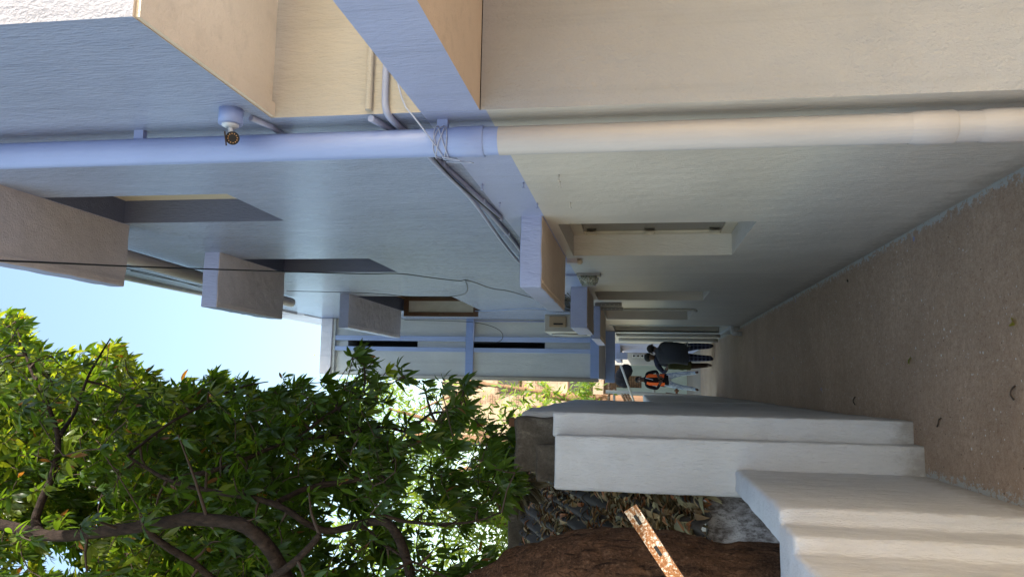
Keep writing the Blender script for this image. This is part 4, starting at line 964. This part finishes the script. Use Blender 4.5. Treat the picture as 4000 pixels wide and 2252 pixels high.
# man in the orange vest, facing the camera with hands folded
px_, py_ = .14, 21.1
J = {'pelvis':((px_,py_,.86),(.135,.10)),'belly':((px_,py_-.01,1.0),(.135,.10)),'chest':((px_,py_,1.20),(.155,.105)),'collar':((px_,py_+.01,1.36),(.10,.07)),'neck':((px_,py_-.01,1.44),.052),'jaw':((px_,py_-.035,1.50),(.066,.075)),'skull':((px_,py_-.02,1.575),(.080,.092)),'crown':((px_,py_,1.63),(.062,.07)),
 'shl':((px_+.17,py_+.01,1.345),.065),'ell':((px_+.235,py_-.03,1.10),.045),'wrl':((px_+.075,py_-.175,1.05),.032),'pal':((px_+.01,py_-.195,1.03),(.038,.022)),
 'shr':((px_-.17,py_+.01,1.345),.065),'elr':((px_-.235,py_-.03,1.09),.045),'wrr':((px_-.05,py_-.185,.99),.032),'par':((px_+.015,py_-.21,.985),(.038,.022)),
 'hil':((px_+.10,py_,.82),.095),'knl':((px_+.17,py_-.02,.46),.066),'anl':((px_+.205,py_,.10),.05),'tol':((px_+.225,py_-.15,.035),(.045,.03)),
 'hir':((px_-.10,py_,.82),.095),'knr':((px_-.18,py_-.02,.46),.066),'anr':((px_-.225,py_,.10),.05),'tor':((px_-.245,py_-.15,.035),(.045,.03))}
Ed = [('pelvis','belly'),('belly','chest'),('chest','collar'),('collar','neck'),('neck','jaw'),('jaw','skull'),('skull','crown'),('collar','shl'),('shl','ell'),('ell','wrl'),('wrl','pal'),('collar','shr'),('shr','elr'),('elr','wrr'),('wrr','par'),('pelvis','hil'),('hil','knl'),('knl','anl'),('anl','tol'),('pelvis','hir'),('hir','knr'),('knr','anr'),('anr','tor')]
Zn = dict.fromkeys(J,0); Zn.update({k:1 for k in ('belly','chest','collar','shl','ell','shr','elr')}); Zn.update({k:2 for k in ('pelvis','hil','knl','anl','hir','knr','anr')}); Zn.update({'tol':3,'tor':3})
t_ = thing('person', 'person in orange and black vest and pale jeans standing with folded hands', 'person', (px_,py_,0))
fg = hand_fingers(J['pal'][0],(-1,-.1,-.2),(0,.2,1),-.6)+hand_fingers(J['par'][0],(1,-.1,.2),(0,.2,1),.6)
skin_body(J,Ed,Zn,None,fg).build('body', [M['skin'],M['blackc'],M['jeans'],M['shoe']], t_)
mb = MB(); mb.ell((px_,py_+.005,1.60),(.085,.095,.078),14); mb.build('hair', M['hair'], t_)
mb = MB(); mb.ell((px_,py_-.118,1.535),(.014,.018,.02),8); mb.ell((px_-.082,py_-.015,1.55),(.012,.02,.03),8); mb.ell((px_+.082,py_-.015,1.55),(.012,.02,.03),8); mb.build('face_features', M['skin'], t_)
for s_ in (-1,1):
    mb = MB(); mb.ell((px_+s_*.03,py_-.098,1.562),(.012,.006,.007),8); mb.build('eye', M['plw'], t_)
for (a0,a1) in ((22,58),(302,338)):
    loft([((px_,py_,1.37),.13,.115),((px_,py_,1.30),.175,.13),((px_,py_-.01,1.15),.185,.14),((px_,py_-.01,1.02),.18,.14),((px_,py_,.90),.185,.145)],a0,a1,10).build('vest_panel', M['orange'], t_)
mb = MB(); mb.tube(smooth([(px_+.05,py_-.10,1.40),(px_+.03,py_-.14,1.30),(px_+.0,py_-.15,1.2)]),.006,6); mb.build('lanyard', M['plw'], t_)
mb = MB(); mb.tube([(px_-.05+.036*math.cos(a)*.3,py_-.185+.036*math.cos(a),.99+.036*math.sin(a)) for a in [2*math.pi*k/14 for k in range(15)]],.008,6); mb.build('wristwatch', M['galv'], t_)
loft([((px_,py_,1.02),.165,.125),((px_,py_,.90),.172,.13),((px_,py_,.79),.168,.125)],0,360).build('shirt_tail', M['blackc'], t_)

# man seen from behind, bent forward, washed black sweatshirt
px_, py_ = .70, 16.9
J = {'pelvis':((px_,py_,.76),(.15,.12)),'belly':((px_,py_+.08,.90),(.16,.12)),'chest':((px_-.01,py_+.24,1.06),(.18,.13)),'collar':((px_-.01,py_+.34,1.14),(.12,.09)),'neck':((px_+.05,py_+.42,1.19),.058),'jaw':((px_+.09,py_+.49,1.24),(.07,.075)),'skull':((px_+.10,py_+.50,1.31),(.085,.09)),'crown':((px_+.10,py_+.50,1.37),(.06,.065)),
 'shl':((px_-.19,py_+.30,1.08),.08),'ell':((px_-.27,py_+.36,.86),.055),'wrl':((px_-.16,py_+.55,.80),.034),'pal':((px_-.13,py_+.62,.80),(.04,.024)),
 'shr':((px_+.18,py_+.30,1.08),.08),'elr':((px_+.23,py_+.38,.86),.055),'wrr':((px_+.10,py_+.56,.80),.034),'par':((px_+.08,py_+.63,.80),(.04,.024)),
 'hil':((px_-.09,py_,.70),.11),'knl':((px_-.105,py_-.03,.40),.082),'anl':((px_-.11,py_+.02,.09),.062),'tol':((px_-.12,py_+.15,.035),(.048,.03)),
 'hir':((px_+.10,py_,.70),.11),'knr':((px_+.14,py_-.03,.40),.082),'anr':((px_+.155,py_+.02,.09),.062),'tor':((px_+.165,py_+.15,.035),(.048,.03))}
Zn = dict.fromkeys(J,1); Zn.update({k:0 for k in ('neck','jaw','skull','crown','wrl','pal','wrr','par')}); Zn.update({k:2 for k in ('pelvis','hil','knl','anl','hir','knr','anr')}); Zn.update({'tol':3,'tor':3})
t_ = thing('person', 'person seen from behind in washed black sweatshirt and blue plaid trousers, bending forward', 'person', (px_,py_,0))
fg = hand_fingers(J['pal'][0],(.3,.8,-.2),(0,.2,1),-.6)+hand_fingers(J['par'][0],(-.3,.8,-.2),(0,.2,1),.6)
skin_body(J,Ed,Zn,None,fg).build('body', [M['skin'],M['sweat'],M['plaid'],M['shoe']], t_)
mb = MB(); mb.ell((px_+.10,py_+.475,1.325),(.094,.097,.09),14); mb.build('hair', M['hair'], t_)
mb = MB(); mb.ell((px_+.005,py_+.50,1.29),(.012,.02,.03),8); mb.ell((px_+.195,py_+.50,1.29),(.012,.02,.03),8); mb.build('ears', M['skin'], t_)
loft([((px_-.01,py_+.36,1.16),.12,.09),((px_-.01,py_+.26,1.10),.215,.13),((px_-.005,py_+.14,.97),.235,.16),((px_-.01,py_+.03,.80),.225,.17),((px_-.02,py_-.01,.66),.225,.165),((px_-.02,py_-.01,.55),.235,.165)]).build('sweatshirt', M['sweat'], t_)

# third man half hidden, holding a woven sack
px_, py_ = .52, 17.45
J = {'pelvis':((px_,py_,.80),(.13,.11)),'belly':((px_,py_-.02,.93),(.13,.10)),'chest':((px_+.04,py_-.06,1.10),(.15,.11)),'collar':((px_+.08,py_-.09,1.20),(.10,.075)),'neck':((px_+.08,py_-.10,1.25),.052),'jaw':((px_+.09,py_-.13,1.29),(.068,.072)),'skull':((px_+.09,py_-.12,1.37),(.082,.088)),'crown':((px_+.09,py_-.11,1.42),(.06,.06)),
 'shl':((px_+.20,py_-.08,1.14),.065),'ell':((px_+.26,py_-.14,.92),.048),'wrl':((px_+.10,py_-.26,.90),.032),'pal':((px_+.04,py_-.28,.90),(.038,.024)),
 'shr':((px_-.10,py_-.07,1.17),.068),'elr':((px_-.25,py_-.10,1.03),.05),'wrr':((px_-.10,py_-.24,.95),.034),'par':((px_-.04,py_-.26,.95),(.038,.024)),
 'hil':((px_+.08,py_,.74),.095),'knl':((px_+.10,py_-.02,.42),.068),'anl':((px_+.11,py_+.02,.09),.05),'tol':((px_+.12,py_-.12,.035),(.045,.03)),
 'hir':((px_-.08,py_,.74),.095),'knr':((px_-.085,py_-.04,.42),.068),'anr':((px_-.06,py_+.02,.09),.05),'tor':((px_-.07,py_-.12,.035),(.045,.03))}
Zn = dict.fromkeys(J,1); Zn.update({k:0 for k in ('neck','jaw','skull','crown','wrl','pal','wrr','par')}); Zn.update({k:2 for k in ('pelvis','hil','knl','anl','hir','knr','anr')}); Zn.update({'tol':3,'tor':3})
t_ = thing('person', 'person in dark blue shirt half hidden behind the sweatshirt, elbow out and head bowed', 'person', (px_,py_,0))
fg = hand_fingers(J['pal'][0],(-1,-.3,-.1),(0,.2,1),-.6)+hand_fingers(J['par'][0],(1,-.3,-.1),(0,.2,1),.6)
skin_body(J,Ed,Zn,None,fg).build('body', [M['skin'],M['navy'],M['brownt'],M['shoe']], t_)
mb = MB(); mb.ell((px_+.09,py_-.10,1.385),(.10,.1,.088),14); mb.build('hair', M['hair'], t_)
bm = prism_bm([(px_-.18,py_-.34),(px_+.03,py_-.34),(px_+.05,py_-.22),(px_-.16,py_-.22)], .46, .95, .03, 2); mb = MB(); mb.bm(rough_bm(bm,.07,.018,9), smooth=True)
tag(mb.build('woven_sack', M['olive']), 'olive woven sack held between the two bending people', 'sack')
